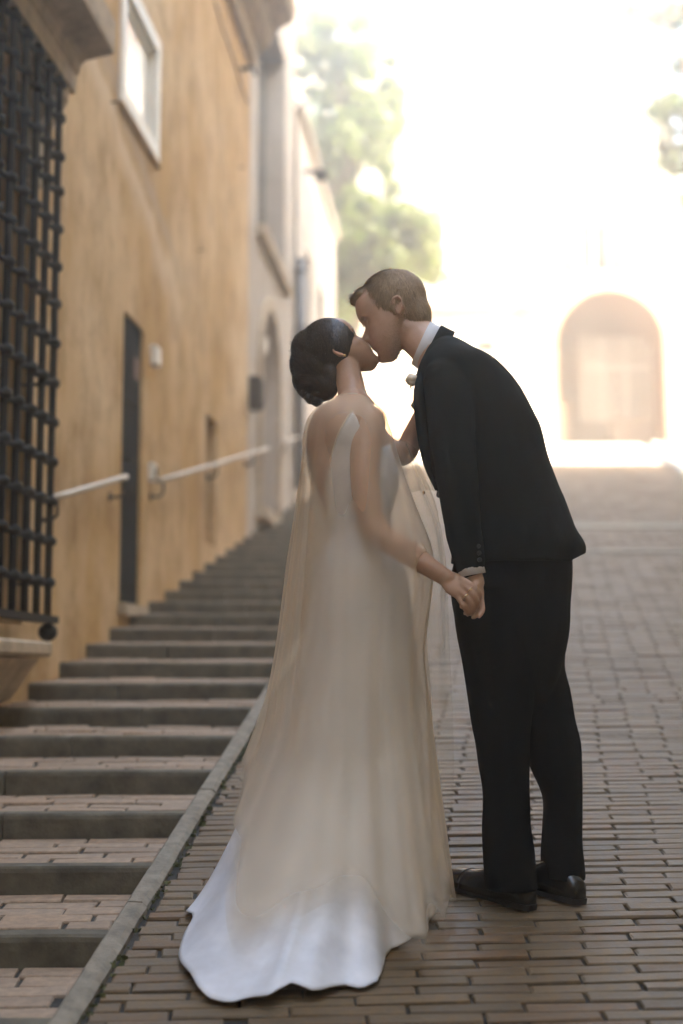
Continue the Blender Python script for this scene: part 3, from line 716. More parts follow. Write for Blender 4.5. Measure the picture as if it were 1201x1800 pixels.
# unseen tall house added on the right to keep the street in shade
def rhx(y): return right_x(y) + 1.7
rb = empty('shading_house', (rhx(5), 5, gz(5)), 'unseen tall ochre house added right of the street to shade it', 'building')
RE, RS, RT = 24.0, -26.0, 14.0
m2 = MB(); m2.rings([[Vector((rhx(q) + d, q, z)) for d, z in ((0, -6), (0, RT), (9, RT), (9, -6))] for q in (RS, 0, RE)]); m2.build('wall', M['ochre'], rb)
m2 = MB(); m2.rings([[Vector((rhx(q) + d, q, RT + z)) for d, z in ((-.5, 0), (-.5, .15), (4.5, 1.8), (9.5, .15), (9.5, 0))] for q in (RS - .3, RE + .3)]); m2.build('roof', M['roof'], rb)
for k in range(6):
    for lv in range(2):
        y = -16 + k * 5.2; z = gz(y) + 2.2 + lv * 3.4 + (2.6 if lv else 0) * 0
        m2 = MB(); m2.box(lambda a, b, c: Vector((rhx(b) + a, b, c)), -.03, .02, y, y + 1.0, z, z + 1.7); w_ = m2.build('window', M['glass'], rb)
        for dy in (-.52, 1.02):
            m2 = MB(); m2.box(lambda a, b, c: Vector((rhx(b) + a, b, c)), -.07, -.005, y + dy, y + dy + .5, z, z + 1.7); m2.build('shutter', M['shutter'], w_)
lh = empty('sky_blocking_house', (1, -14, gz(-14)), 'unseen plastered house added behind the camera to cut light from the sky', 'building')  # unseen house, added to block sky light from behind the camera
m2 = MB(); m2.box(XYZ, -9, 10, -20, -14, -3, 11); m2.build('wall', M['ochre'], lh)
m2 = MB(); m2.prism([(-20.4, 11), (-13.6, 11), (-17, 12.6)], lambda s, a, b: Vector((s, a, b)), -9.3, 10.3); m2.build('roof', M['roof'], lh)
for x in (-5, -1.2, 2.6, 6.4):
    for z in (1, 4.4, 7.8):
        m2 = MB(); m2.box(XYZ, x, x + 1.1, -14.02, -13.97, z, z + 1.8); w_ = m2.build('window', M['glass'], lh)
        for dx in (-.58, 1.13):
            m2 = MB(); m2.box(XYZ, x + dx, x + dx + .55, -13.99, -13.93, z, z + 1.8); m2.build('shutter', M['shutter'], w_)
# ================================================================= TREES
def tree(base, crown, label, seed, leaves, ls=.15, lean=None):
    q = random.Random(seed); t = empty('tree', base, label, 'tree', 'trees at the top of the street')
    base = Vector(base); c0 = Vector(crown[0][0]); m2 = MB()
    top = Vector((c0.x, c0.y, max(c[0][2] for c in crown)))
    pts = [base + (top - base) * f + Vector((q.uniform(-.1, .1), q.uniform(-.1, .1), 0)) * min(1, f * 3) for f in (0, .2, .4, .6, .8, .95)]
    m2.tube(pts, [.16, .13, .11, .085, .05, .02], 8)
    for (cx, cy, cz), rx, ry, rz in crown:
        for _ in range(5):
            s = pts[q.randrange(1, 4)]; e = Vector((cx + q.uniform(-.6, .6) * rx, cy + q.uniform(-.6, .6) * ry, cz + q.uniform(-.4, .6) * rz))
            m_ = (s + e) / 2 + Vector((0, 0, .25)); m2.tube([s, m_, e], [.05, .032, .012], 6)
    m2.build('trunk', M['bark'], t, True)
    V, F = [], []; tot = sum(c[1] * c[2] * c[3] for c in crown)
    for ci, ((cx, cy, cz), rx, ry, rz) in enumerate(crown):
        n = int(leaves * rx * ry * rz / tot); clumps = []
        for _ in range(max(14, int(26 * rx * rz))):
            d = Vector((q.gauss(0, 1), q.gauss(0, 1), q.gauss(0, 1))).normalized() * (q.random() ** .45)
            clumps.append((Vector((cx + d.x * rx, cy + d.y * ry, cz + d.z * rz)), q.uniform(.11, .33)))
        for _ in range(n):
            c, r = q.choice(clumps); d = Vector((q.gauss(0, .55), q.gauss(0, .55), q.gauss(0, .5))) * r; p = c + d
            a = Vector((q.gauss(0, 1), q.gauss(0, 1), q.gauss(0, .6))).normalized(); b = a.cross(Vector((q.gauss(0, 1), q.gauss(0, 1), q.gauss(0, 1)))).normalized()
            l = ls * q.uniform(.6, 1.3); k = len(V)
            V += [p - a * l * .5, p + b * l * .28, p + a * l * .55, p - b * l * .28]; F.append((k, k + 1, k + 2, k + 3))
    stuff(obj('crown', mesh('crown', V, F), M['leaf'], t)); return t
def cr(u, v, y, ru, rv, ry): 
    p = at(u, v, y); s = y / FPX; return ((p.x, p.y, p.z), ru * s, ry, rv * s)
TY = 29.5
tree((at(600, 700, TY).x, TY, gz(TY)), [cr(645, 450, TY, 105, 95, 1.4), cr(720, 425, TY, 55, 60, .9), cr(612, 525, TY, 55, 65, .9), cr(748, 445, TY, 40, 50, .7)], 'leafy tree low behind the groom\'s head', 3, 21000)
TY2 = 31.5
tree((at(560, 700, TY2).x, TY2, gz(TY2)), [cr(600, 300, TY2, 115, 110, 1.5), cr(590, 125, TY2, 105, 90, 1.4), cr(645, 210, TY2, 70, 95, 1.2)], 'tall tree rising above the cream building at the top left of the sky', 5, 25000)
tree((at(1330, 700, 30).x, 30, gz(30)), [cr(1240, 210, 30, 110, 110, 1.6), cr(1330, 60, 30, 160, 120, 2), cr(1165, 10, 30, 80, 28, .6), cr(1165, 195, 30, 45, 35, .6)], 'leafy branches hanging in at the right edge of the frame', 8, 14000)
# ================================================================= PEOPLE
PXS = 1 / FPX
def P(u, v, y): return at(u, v, y)
def slice_ring(v, uL, uR, yc, dy, n=32, p=2.0):
    a, b = P(uL, v, yc), P(uR, v, yc); c = (a + b) / 2; h = (b.x - a.x) / 2; out = []
    for k in range(n):
        t = 2 * math.pi * k / n; ct, st_ = math.cos(t), math.sin(t)
        out.append(c + Vector((h * math.copysign(abs(ct) ** (2 / p), ct), dy * math.copysign(abs(st_) ** (2 / p), st_), 0)))
    return out
def loft_slices(mb, tab, n=32, m=40, p=2.0):
    mb.rings([slice_ring(*t, n=n, p=p) for t in catmull(tab, m)])
def chain(mb, pts, rad, m=None, n=12):
    """tapered limb through (u,v,y) points"""
    q = [(*P(*p), r) for p, r in zip(pts, rad)]; q = catmull(q, m or len(pts) * 5)
    mb.tube([Vector(x[:3]) for x in q], [float(x[3]) for x in q], n)
    for e in (q[0], q[-1]): mb.ball(Vector(e[:3]), e[3], e[3], e[3], nu=10, nv=6)
def head_frame(u, v, y, face_left, pitch, yaw, roll=0):
    """pitch>0 looks up, yaw>0 turns away from the camera"""
    s = -1 if face_left else 1
    f = Vector((s * math.cos(yaw) * math.cos(pitch), math.sin(yaw) * math.cos(pitch), math.sin(pitch)))
    side = Vector((-s * math.sin(yaw), math.cos(yaw), 0))       # points away from camera
    up = f.cross(side) if face_left is False else side.cross(f)
    if up.z < 0: up = -up
    Mr = Matrix.Rotation(roll, 3, f); side = Mr @ side; up = Mr @ up
    M4 = Matrix(((f.x, side.x, up.x), (f.y, side.y, up.y), (f.z, side.z, up.z))).to_4x4(); M4.translation = P(u, v, y); return M4
def head_geo(mb, F, H, nose=.50, fem=False):
    T = lambda x, y, z: F @ Vector((x * H, y * H, z * H))
    zf = [-.5, -.47, -.43, -.38, -.33, -.285, -.26, -.235, -.205, -.165, -.11, -.05, .0, .04, .085, .13, .2, .28, .35, .41, .455, .485, .5]
    xf = [.27, .35, .385, .388, .368, .392, .40, .384, .408, .388, .378, .372, .362, .368, .396, .402, .398, .378, .338, .275, .20, .11, .03]
    zb_ = [-.5, -.42, -.3, -.2, -.1, 0, .1, .2, .3, .4, .46, .5]
    xb_ = [.2, .10, -.02, -.10, -.2, -.28, -.3, -.3, -.3, -.3, -.2, -.03]        # jaw/face block back
    wz = [-.5, -.47, -.42, -.36, -.28, -.2, -.1, 0, .1, .2, .3, .4, .46, .5]
    ww = [.05, .10, .155, .195, .235, .262, .285, .297, .302, .30, .275, .21, .14, .03]
    if fem: ww = [w * .95 for w in ww]
    rg = []
    for z in np.linspace(-.5, .5, 46):
        f, bk, w = np.interp(z, zf, xf), np.interp(z, zb_, xb_), np.interp(z, wz, ww)
        c = bk + (f - bk) * .45; r = []
        for k in range(40):
            t = 2 * math.pi * k / 40; ct, s_ = math.cos(t), math.sin(t)
            ext = (f - c) if ct > 0 else (c - bk)
            e = 2.35 if ct > 0 else 2.0
            r.append(T(c + ext * math.copysign(abs(ct) ** (2 / e), ct), w * math.copysign(abs(s_) ** (2 / e), s_), z))
        rg.append(r)
    mb.rings(rg)
    M3 = F.to_3x3()
    mb.ball(T(-.07, 0, .13), .375 * H, .322 * H, .365 * H, M3, 28, 18)
    # nose: wedge from bridge to tip with wings
    nr = []
    for z, x0, x1, w in ((.06, .33, .372, .03), (.0, .33, .385, .036), (-.06, .33, nose - .055, .042), (-.10, .33, nose - .012, .052), (-.125, .33, nose, .06), (-.15, .33, nose - .012, .062), (-.172, .33, nose - .06, .05), (-.18, .34, .385, .03)):
        nr.append([T(x0 + (x1 - x0) * (1 - abs(a) ** 1.7), w * a * 1.15, z) for a in (-1, -.75, -.45, -.2, 0, .2, .45, .75, 1)] + [T(x0 - .02, w * a, z) for a in (.6, 0, -.6)])
    mb.rings(nr)
    for s in (-1, 1): mb.ball(T(nose - .085, s * .052, -.145), .038 * H, .026 * H, .03 * H, M3, 10, 8)
    # lips, chin, brow, lids
    mb.ball(T(.372, 0, -.212), .045 * H, .085 * H, .020 * H, M3, 12, 8); mb.ball(T(.366, 0, -.258), .045 * H, .075 * H, .024 * H, M3, 12, 8)
    mb.ball(T(.335, 0, -.42), .07 * H, .075 * H, .06 * H, M3, 12, 8)
    for s in (-1, 1):
        mb.ball(T(.325, s * .12, .10), .055 * H, .10 * H, .035 * H, M3, 12, 8)
        mb.ball(T(.315, s * .125, .022), .05 * H, .06 * H, .042 * H, M3, 12, 8)
        mb.ball(T(.225, s * .165, -.08), .09 * H, .09 * H, .09 * H, M3, 12, 8)
        # ear: rim, lobe, concha
        e = [(-.085, .02), (-.125, .085), (-.105, .14), (-.05, .145), (-.015, .105), (-.02, .05)] if not fem else [(-.085, .015), (-.12, .07), (-.10, .12), (-.05, .125), (-.02, .09), (-.025, .04)]
        pts = [(-.05, -.08), (-.09, -.05), (-.12, .0), (-.145, .06), (-.13, .105), (-.085, .12), (-.045, .10), (-.035, .06)]
        if fem: pts = [(x * .9, z * .85) for x, z in pts]
        mb.tube([T(x, s * (.305 + .045 * (1 if i in (2, 3, 4) else .6)), z - .02) for i, (x, z) in enumerate(pts)], .017 * H, 8)
        mb.ball(T(-.08, s * .305, -.0), .05 * H, .022 * H, .085 * H, M3, 12, 8)
        mb.ball(T(-.055, s * .315, -.085), .027 * H, .018 * H, .032 * H, M3, 10, 8)
    return T
def sculpt(m, pts):
    """pts: (center, radius, push vector)"""
    def fn(co):
        for c, r, d in pts:
            w = np.exp(-((co - np.array(c)) ** 2).sum(1) / (r * r)); co = co + w[:, None] * np.array(d)
        return co
    deform(m, fn)
def folds(m, amp, scale, seed, zs=1.0):
    m.update(); n = len(m.vertices); no = np.empty(n * 3); m.vertices.foreach_get('normal', no); no = no.reshape(-1, 3)
    co = np.empty(n * 3); m.vertices.foreach_get('co', co); co = co.reshape(-1, 3)
    d = np.array([mnoise.fractal(Vector((c[0] * scale + seed, c[1] * scale, c[2] * scale * zs)), 1.0, 2.1, 3) for c in co])
    co = co + no * (d * amp)[:, None]; m.vertices.foreach_set('co', co.reshape(-1)); m.update()
from mathutils.bvhtree import BVHTree
def lay_strands(m, count, steps, ds, seed, flow, mb, lift=.0012, wid=.0008, end=.0):
    """hair ribbons that follow the surface along flow(p)"""
    bv = BVHTree.FromPolygons([v.co for v in m.vertices], [p.vertices for p in m.polygons]); q = random.Random(seed); n = len(m.vertices)
    for _ in range(count):
        v = m.vertices[q.randrange(n)]; p = v.co.copy(); nn = v.normal.copy(); L = []
        jt = Vector((q.gauss(0, .16), q.gauss(0, .16), q.gauss(0, .16)))
        for k in range(steps):
            d = flow(p) + jt; d = d - nn * d.dot(nn)
            if d.length < 1e-4: break
            d.normalize(); h = lift * q.uniform(.3, 1.2) + end * (k / steps) ** 2; sd = nn.cross(d) * wid * (1 - .7 * k / steps)
            L.append((p + nn * h - sd, p + nn * (h + .0004) + sd)); loc, nn2, _i, _d = bv.find_nearest(p + d * ds)
            if loc is None: break
            p = loc; nn = nn2
        if len(L) > 1:
            mb.add([x for a in L for x in a], [(2 * k, 2 * k + 1, 2 * k + 3, 2 * k + 2) for k in range(len(L) - 1)])
def strands(m, count, length, seed, back, mb):
    q = random.Random(seed); vs = m.vertices
    for _ in range(count):
        v = vs[q.randrange(len(vs))]; n = v.normal; p = v.co - n * .003
        d = (n * q.uniform(.25, .8) + back * q.uniform(.4, 1.1) + Vector((q.gauss(0, .3), q.gauss(0, .3), q.gauss(0, .3)))).normalized() * length * q.uniform(.6, 1.3)
        s = d.cross(n); s = s.normalized() * .0011 if s.length > 1e-5 else Vector((.001, 0, 0))
        mb.add([p - s, p + s, p + d * .6 + s * .7 + n * .001, p + d], [(0, 1, 2), (0, 2, 3)])

# ----------------------------------------------------------------- groom
gx = P(905, 1590, 4.02).x
groom = empty('person', (gx, 4.03, gz(4.03)), 'man in a black suit bending forward to kiss the bride, holding her hand', 'person')
HG = .250; FG = head_frame(692, 554, 4.165, True, -R(25), R(6))
b = MB(); TG = head_geo(b, FG, HG, .50)
q_neck = [(716, 578, 4.165, .058), (735, 592, 4.155, .058), (756, 612, 4.13, .062), (785, 640, 4.12, .085)]
chain(b, [t[:3] for t in q_neck], [t[3] for t in q_neck], 12, 20)
JT = [(598, 770, 796, 4.12, .055), (612, 752, 824, 4.115, .11), (640, 737, 868, 4.11, .185), (670, 731, 897, 4.11, .205), (700, 732, 918, 4.11, .205), (740, 735, 940, 4.11, .20), (780, 741, 956, 4.11, .19),
      (820, 752, 969, 4.11, .182), (860, 766, 984, 4.11, .176), (900, 784, 1000, 4.11, .176), (930, 795, 1012, 4.11, .178), (960, 795, 1022, 4.11, .178), (992, 792, 1012, 4.11, .172)]
inner = [(v, l + 22, r - 22, y, d * .78) for v, l, r, y, d in JT[1:]]
loft_slices(b, inner, 24, 24)
armL = [(792, 665, 3.955), (797, 760, 3.905), (806, 850, 3.875), (817, 925, 3.865), (829, 1000, 3.868), (836, 1024, 3.872)]
chain(b, armL, [.055, .050, .044, .038, .028, .026])
armR = [(815, 690, 4.26), (826, 790, 4.27), (836, 870, 4.27), (846, 930, 4.26), (858, 1000, 4.25)]
chain(b, armR, [.055, .048, .042, .034, .027])
chain(b, [(858, 1000, 4.25), (862, 1040, 4.25), (864, 1060, 4.25)], [.03, .032, .02])
legN = [(905, 1020, 4.06), (878, 1180, 4.05), (886, 1340, 4.03), (893, 1520, 4.03), (893, 1575, 4.03)]
legF = [(935, 1020, 4.18), (940, 1180, 4.19), (970, 1330, 4.16), (985, 1500, 4.12), (985, 1560, 4.11)]
chain(b, legN, [.07, .055, .036, .03, .03]); chain(b, legF, [.07, .05, .030, .026, .026])
# hand: palm and five fingers
def palm(mb, c, d, w, L, Wd, T_):
    d = d.normalized(); n = d.cross(w).normalized(); w = n.cross(d); Mx = Matrix(((d.x, w.x, n.x), (d.y, w.y, n.y), (d.z, w.z, n.z))); mb.ball(c, L, Wd, T_, Mx, 18, 12)
palm(b, P(839, 1040, 3.878), P(841, 1065, 3.878) - P(836, 1018, 3.872), Vector((0.35, 1, 0)), .046, .040, .017)
for pts, r in (([(845, 1052, 3.858), (848, 1072, 3.855), (842, 1083, 3.845)], .0088), ([(842, 1056, 3.870), (843, 1076, 3.868), (832, 1085, 3.856)], .0088),
               ([(837, 1057, 3.885), (832, 1076, 3.886), (818, 1078, 3.874)], .0085), ([(832, 1054, 3.898), (823, 1069, 3.900), (810, 1066, 3.888)], .0075),
               ([(838, 1026, 3.850), (828, 1036, 3.832), (818, 1046, 3.838)], .0092)):
    chain(b, pts, [r * 1.08, r, r * .82], 9, 10)
gm = remesh(b, 'body', .0042, 4)
sculpt(gm, [(TG(.34, s * .12, .045), .02, tuple(FG.to_3x3() @ Vector((-.010, 0, 0)))) for s in (-1, 1)] + [(TG(-.075, -.34, .02), .012, tuple(FG.to_3x3() @ Vector((0, .004, 0))))])
obj('body', gm, M['skin_g'], groom)
# stubble + brow shade are skin colour: short hair meshes
b = MB(); M3 = FG.to_3x3()
b.ball(TG(-.065, 0, .165), .405 * HG, .335 * HG, .372 * HG, M3, 30, 20); b.ball(TG(-.215, 0, -.05), .215 * HG, .255 * HG, .29 * HG, M3, 24, 16)
b.ball(TG(.24, 0, .375), .125 * HG, .19 * HG, .085 * HG, M3, 18, 12); b.ball(TG(.31, .02, .375), .085 * HG, .14 * HG, .06 * HG, M3, 18, 12)
for s in (-1, 1): b.ball(TG(-.015, s * .278, .07), .05 * HG, .036 * HG, .15 * HG, M3, 14, 10)
hm_ = remesh(b, 'hair', .0045, 5)
hb = MB(); hb.v = [v.co.copy() for v in hm_.vertices]; hb.f = [tuple(p.vertices) for p in hm_.polygons]
crown_p = TG(-.22, 0, .50)
def gflow(p):
    d = p - crown_p; return d.normalized() + Vector((0, 0, -.15))
lay_strands(hm_, 9000, 4, .0055, 4, gflow, hb, .0012, .0009, .006)
q = random.Random(9)
for _ in range(420):
    p = TG(.27 + q.uniform(-.05, .09), q.uniform(-.16, .16), .40 + q.uniform(-.03, .03)); d = (M3 @ Vector((.8, q.gauss(0, .3), q.uniform(-.3, .45)))).normalized() * q.uniform(.014, .034)
    s = Vector((0, .0012, .0008)); hb.add([p - s, p + s, p + d], [(0, 1, 2)])
obj('hair', hb.mesh('hair', True), M['hair_g'], groom)
q = random.Random(2)
for s in (-1, 1):
    b = MB()
    for _ in range(160):
        p = TG(.385 - .05 * abs(q.uniform(0, 1)), s * q.uniform(.05, .19), .085 + q.uniform(-.012, .012))
        d = (M3 @ Vector((-.2, s * 1.0, .1))).normalized() * .010; w = (M3 @ Vector((0, 0, .0012))); b.add([p - w, p + w, p + d], [(0, 1, 2)])
    stuff(b.build('eyebrow', M['hair_g'], groom))
b = MB(); q = random.Random(21); n_ = 0
nv_ = len(gm.vertices); inv = FG.inverted()
while n_ < 2600:
    v_ = gm.vertices[q.randrange(nv_)]; l_ = (inv @ v_.co) / HG
    if not (-.52 < l_.z < -.12 and -.10 < l_.x < .40 and abs(l_.y) < .30): continue
    if l_.z > -.19 and l_.x > .12: continue
    if l_.x < .05 and l_.z < -.30: continue
    if abs(l_.z + .235) < .035 and l_.x > .34: continue
    n_ += 1; d = (v_.normal * .5 + M3 @ Vector((-.3, 0, -.7))).normalized() * .0035; w = d.cross(v_.normal).normalized() * .0006
    b.add([v_.co - w, v_.co + w, v_.co + d + v_.normal * .001], [(0, 1, 2)])
stuff(b.build('stubble', M['hair_g'], groom))
# jacket
b = MB(); loft_slices(b, JT, 40, 60, 2.25)
chain(b, [(786, 668, 3.965), (793, 720, 3.925), (798, 790, 3.895), (806, 860, 3.873), (816, 930, 3.866), (826, 985, 3.868), (828, 994, 3.868)], [.068, .068, .063, .057, .050, .044, .043], 40, 20)
chain(b, [(815, 690, 4.26), (826, 790, 4.27), (836, 870, 4.27), (852, 985, 4.25)], [.07, .064, .057, .044], 30, 16)
jm = remesh(b, 'jacket', .0055, 5)
# flare at the back hem, soft drag folds
def jack(co):
    v_ = co.copy(); hem = P(1015, 975, 4.1)
    w = np.exp(-(((co[:, 0] - hem.x) / .07) ** 2 + ((co[:, 2] - hem.z) / .05) ** 2)); v_[:, 0] += w * .018; return v_
deform(jm, jack); folds(jm, .008, 5.5, 3.1, .8)
# cut the hem flat
bmj = bmesh.new(); bmj.from_mesh(jm); pl = P(900, 1003, 4.1)
bmesh.ops.bisect_plane(bmj, geom=bmj.verts[:] + bmj.edges[:] + bmj.faces[:], plane_co=P(1030, 972, 4.1), plane_no=(.50, 0.0, -1), clear_outer=True)
bmj.to_mesh(jm); bmj.free()
jk = obj('jacket', jm, M['suit'], groom)
# collars: rings leaning forward with the neck
def collar(c, ax, r1, r2, pad, th, lo, hi, name, mat, par, gap=None):
    """band round the neck; c centre px, r1 half diameter px vector, lo/hi offsets along axis in px"""
    m2 = MB(); C0 = P(*c); d1 = P(c[0] + r1[0], c[1] + r1[1], c[2]) - C0; d2 = Vector((0, r2, 0)); axv = P(c[0] + ax[0], c[1] + ax[1], c[2]) - C0
    rg = []; n = 44
    for k in range(n + 1):
        t = (gap or 0) + (2 * math.pi - 2 * (gap or 0)) * k / n; e = d1 * math.cos(t) + d2 * math.sin(t); en = e.normalized()
        fr_ = .5 - .5 * math.cos(t)                       # 0 front .. 1 back
        h_ = hi * (1 + .25 * fr_)
        rg.append([C0 + e + axv * lo + en * pad, C0 + e * .985 + axv * h_ + en * (pad * .6), C0 + e * .985 + axv * h_ + en * (pad * .6 + th), C0 + e + axv * lo + en * (pad + th)])
    m2.rings(rg, cap=gap is not None); return m2.build(name, mat, par, True)
collar((752, 610, 4.135), (-8.5, -5), (-17, 33), .064, .004, .004, -1.6, 1.25, 'shirt_collar', M['shirt'], groom, .12)
collar((758, 615, 4.13), (-8.5, -5), (-17.5, 34.5), .070, .006, .009, -2.4, .25, 'jacket_collar', M['suit'], jk, .25)
# shirt cuff
m2 = MB(); c0, c1 = P(826, 988, 3.868), P(830.5, 1011, 3.869); axd = (c1 - c0).normalized(); s1 = axd.cross(Vector((0, 1, 0))).normalized(); s2 = axd.cross(s1)
m2.rings([[c + (s1 * math.cos(t) * r + s2 * math.sin(t) * r) for t in [2 * math.pi * k / 24 for k in range(24)]] for c, r in ((c0, .036), (c1, .0375), (c1, .033), (c0, .033))], cap=False); m2.build('shirt_cuff', M['shirt'], groom, True)
def button(mb, c, n, r):
    n = n.normalized(); a = n.cross(Vector((0, 0, 1))).normalized(); bb = n.cross(a)
    mb.rings([[c + n * h + (a * math.cos(t) + bb * math.sin(t)) * rr for t in [2 * math.pi * k / 14 for k in range(14)]] for h, rr in ((-.003, r), (.001, r), (.003, r * .8), (.002, r * .5))])
for (u, v, y) in ((769, 869, 4.02), (797, 930, 4.00)):
    m2 = MB(); button(m2, P(u + 2, v, y), Vector((-.9, -.45, 0)), .010); m2.build('button', M['button'], jk, True)
for v in (960, 972, 984):
    m2 = MB(); button(m2, P(841 + (v - 960) * .1, v, 3.829), Vector((.2, -1, 0)), .0062); m2.build('button', M['button'], jk, True)
# lapel edge showing in front of the chest
m2 = MB(); lp = [(735, 655, 4.02), (727, 690, 3.99), (730, 740, 3.985), (742, 810, 3.985), (765, 862, 4.0)]
q1 = catmull([P(*p) for p in lp], 14); wid = [.01 + .045 * math.sin(math.pi * min(1, (i + 2) / 15)) for i in range(14)]
rg = []
for p_, w_ in zip(q1, wid):
    p_ = Vector(p_); rg.append([p_, p_ + Vector((w_ * .6, -.012, .0)), p_ + Vector((w_ * .6, -.006, 0)), p_ + Vector((.002, .006, 0))])
m2.rings(rg); m2.build('lapel', M['suit'], jk, True)
# boutonniere
bt = MB(); c = P(724, 668, 4.02); q = random.Random(5)
for _ in range(14):
    d = Vector((q.gauss(-.3, .5), q.gauss(0, .5), q.gauss(0, .7))).normalized(); bt.ball(c + d * .010, .010, .006, .009, Matrix.Rotation(q.uniform(0, 3), 3, 'Y'), 8, 6)
bo = bt.build('boutonniere', M['petal'], groom, True)
m2 = MB(); m2.tube([c + Vector((.004, 0, -.01)), c + Vector((-.006, 0, -.022)), c + Vector((.006, 0, -.03))], [.003, .0025, .001], 6)
m2.tube([c + Vector((.012, 0, -.05)), c + Vector((.006, -.004, -.075)), c + Vector((.016, -.004, -.10))], [.003, .010, .002], 6); m2.build('sprig', M['green'], bo)
# trousers
b = MB()
loft_slices(b, [(965, 812, 1002, 4.11, .15), (1000, 798, 1003, 4.11, .155), (1050, 796, 1001, 4.11, .155), (1100, 803, 998, 4.11, .15), (1160, 812, 988, 4.11, .13), (1230, 850, 965, 4.11, .07), (1260, 880, 940, 4.11, .03)], 32, 30, 2.3)
loft_slices(b, [(1040, 797, 960, 4.06, .105), (1100, 802, 940, 4.055, .105), (1180, 813, 938, 4.05, .10), (1260, 826, 935, 4.045, .092), (1330, 838, 929, 4.04, .085), (1400, 847, 929, 4.035, .08), (1450, 848, 932, 4.02, .078), (1500, 850, 940, 4.005, .080), (1562, 853, 949, 3.995, .086)], 28, 40, 2.1)
loft_slices(b, [(1040, 880, 1001, 4.17, .105), (1100, 885, 997, 4.17, .10), (1165, 890, 990, 4.17, .098), (1220, 899, 1003, 4.165, .096), (1270, 908, 1012, 4.16, .092), (1310, 918, 1021, 4.155, .09), (1355, 937, 1023, 4.15, .086), (1400, 956, 1023, 4.145, .08), (1450, 954, 1021, 4.125, .078), (1490, 949, 1022, 4.10, .080), (1546, 950, 1028, 4.075, .086)], 28, 40, 2.1)
tm = remesh(b, 'trousers', .0055, 4); folds(tm, .009, 5.0, 8.3, .6); obj('trousers', tm, M['trouser'], groom)
m2 = MB(); 
# shoes
def shoe(heel, toe, side):
    h, t = Vector(heel), Vector(toe); d = (t - h); L = d.length; d.normalize(); w = Vector((-d.y, d.x, 0)).normalized(); up = w.cross(d); up = up if up.z > 0 else -up
    b = MB(); rg = []
    for f, hw, ht, off in ((-.035, .014, .036, 0), (-.01, .027, .052, 0), (.06, .034, .064, 0), (.15, .036, .080, 0), (.28, .036, .092, 0), (.38, .037, .092, .002), (.5, .041, .072, .004), (.62, .044, .058, .006), (.75, .045, .051, .006), (.86, .041, .046, .004), (.94, .032, .040, .002), (.985, .02, .033, 0), (1.01, .008, .024, 0)):
        c = h + d * L * f + w * off * side + up * .010; rg.append([c + w * hw * math.copysign(abs(math.cos(q_)) ** .8, math.cos(q_)) + up * (ht * max(0, math.sin(q_)) ** .75 if math.sin(q_) > 0 else 0) for q_ in [2 * math.pi * k / 24 for k in range(24)]])
    b.rings(rg); sm = b.mesh('shoe', True); so_ = obj('shoe', sm, M['leather'], groom)
    b = MB(); rg = []
    for f, hw in ((-.045, .018), (0, .032), (.12, .037), (.3, .036), (.45, .038), (.62, .047), (.76, .048), (.88, .044), (.96, .034), (1.02, .017)):
        c = h + d * L * f; th = .022 if f < .28 else .010; rg.append([c - w * hw + up * 0, c + w * hw, c + w * hw + up * .013, c - w * hw + up * .013] if f >= .28 else [c - w * hw, c + w * hw, c + w * hw + up * .016, c - w * hw + up * .016])
    b.rings(rg); b.build('sole', M['sole'], so_)
    b = MB(); rg = []
    for k in range(13):
        q_ = math.pi * k / 12; f = .74 ; c = h + d * L * f + w * .006 * side + up * .0105
        rg.append(c + w * .0457 * math.copysign(abs(math.cos(q_)) ** .8, math.cos(q_)) + up * .0522 * max(0, math.sin(q_)) ** .75)
    b.tube(rg, .0014, 6); b.build('toe_cap_seam', M['sole'], so_)
hN, tN = ground_at(930, 1600), ground_at(806, 1560); tN = hN + (tN - hN).normalized() * .285
shoe(hN + Vector((0, 0, .002)), tN + Vector((0, 0, .002)), 1)
hF = ground_at(1018, 1590); shoe(hF + Vector((0, .0, .002)), hF + Vector((-.205, .195, .041)), -1)

# ----------------------------------------------------------------- bride
bride = empty('person', (.06, 4.09, gz(4.09)), 'woman in an ivory satin gown and sheer champagne cape leaning up for a kiss', 'person')
HB_ = .216; FB = head_frame(594, 621, 4.165, False, R(43), R(10))
BT = [(690, 600, 642, 4.11, .043), (700, 594, 645, 4.105, .055), (710, 578, 654, 4.095, .09), (722, 557, 664, 4.09, .13), (742, 545, 672, 4.09, .158), (770, 541, 678, 4.09, .16), (800, 541, 688, 4.09, .148), (830, 545, 699, 4.09, .14), (860, 551, 698, 4.09, .132),
      (890, 562, 690, 4.09, .122), (920, 574, 684, 4.09, .116), (945, 576, 690, 4.09, .122), (975, 566, 702, 4.09, .142), (1010, 555, 716, 4.09, .165), (1050, 547, 726, 4.09, .175)]
b = MB(); TB_ = head_geo(b, FB, HB_, .47, True)
chain(b, [(606, 645, 4.15), (615, 672, 4.13), (620, 698, 4.105), (622, 718, 4.09)], [.044, .041, .044, .06], 14, 20)
loft_slices(b, [(v, l + (0 if v < 800 else 3 if v < 930 else 9), r - (0 if v < 800 else 3 if v < 930 else 9), y, d * (1 if v < 800 else .95 if v < 930 else .88)) for v, l, r, y, d in BT], 36, 50, 2.0)
chain(b, [(650, 742, 3.985), (642, 800, 3.945), (644, 870, 3.915), (662, 932, 3.895), (712, 968, 3.87), (760, 1000, 3.852), (785, 1016, 3.848)], [.047, .043, .040, .037, .035, .027, .024], 40, 16)
chain(b, [(640, 745, 4.225), (672, 785, 4.26), (708, 798, 4.27), (727, 765, 4.25), (741, 730, 4.22)], [.047, .042, .037, .033, .025], 30, 14)
palm(b, P(745, 712, 4.20), P(748, 690, 4.19) - P(741, 730, 4.22), Vector((0, 1, 0)), .045, .038, .013)
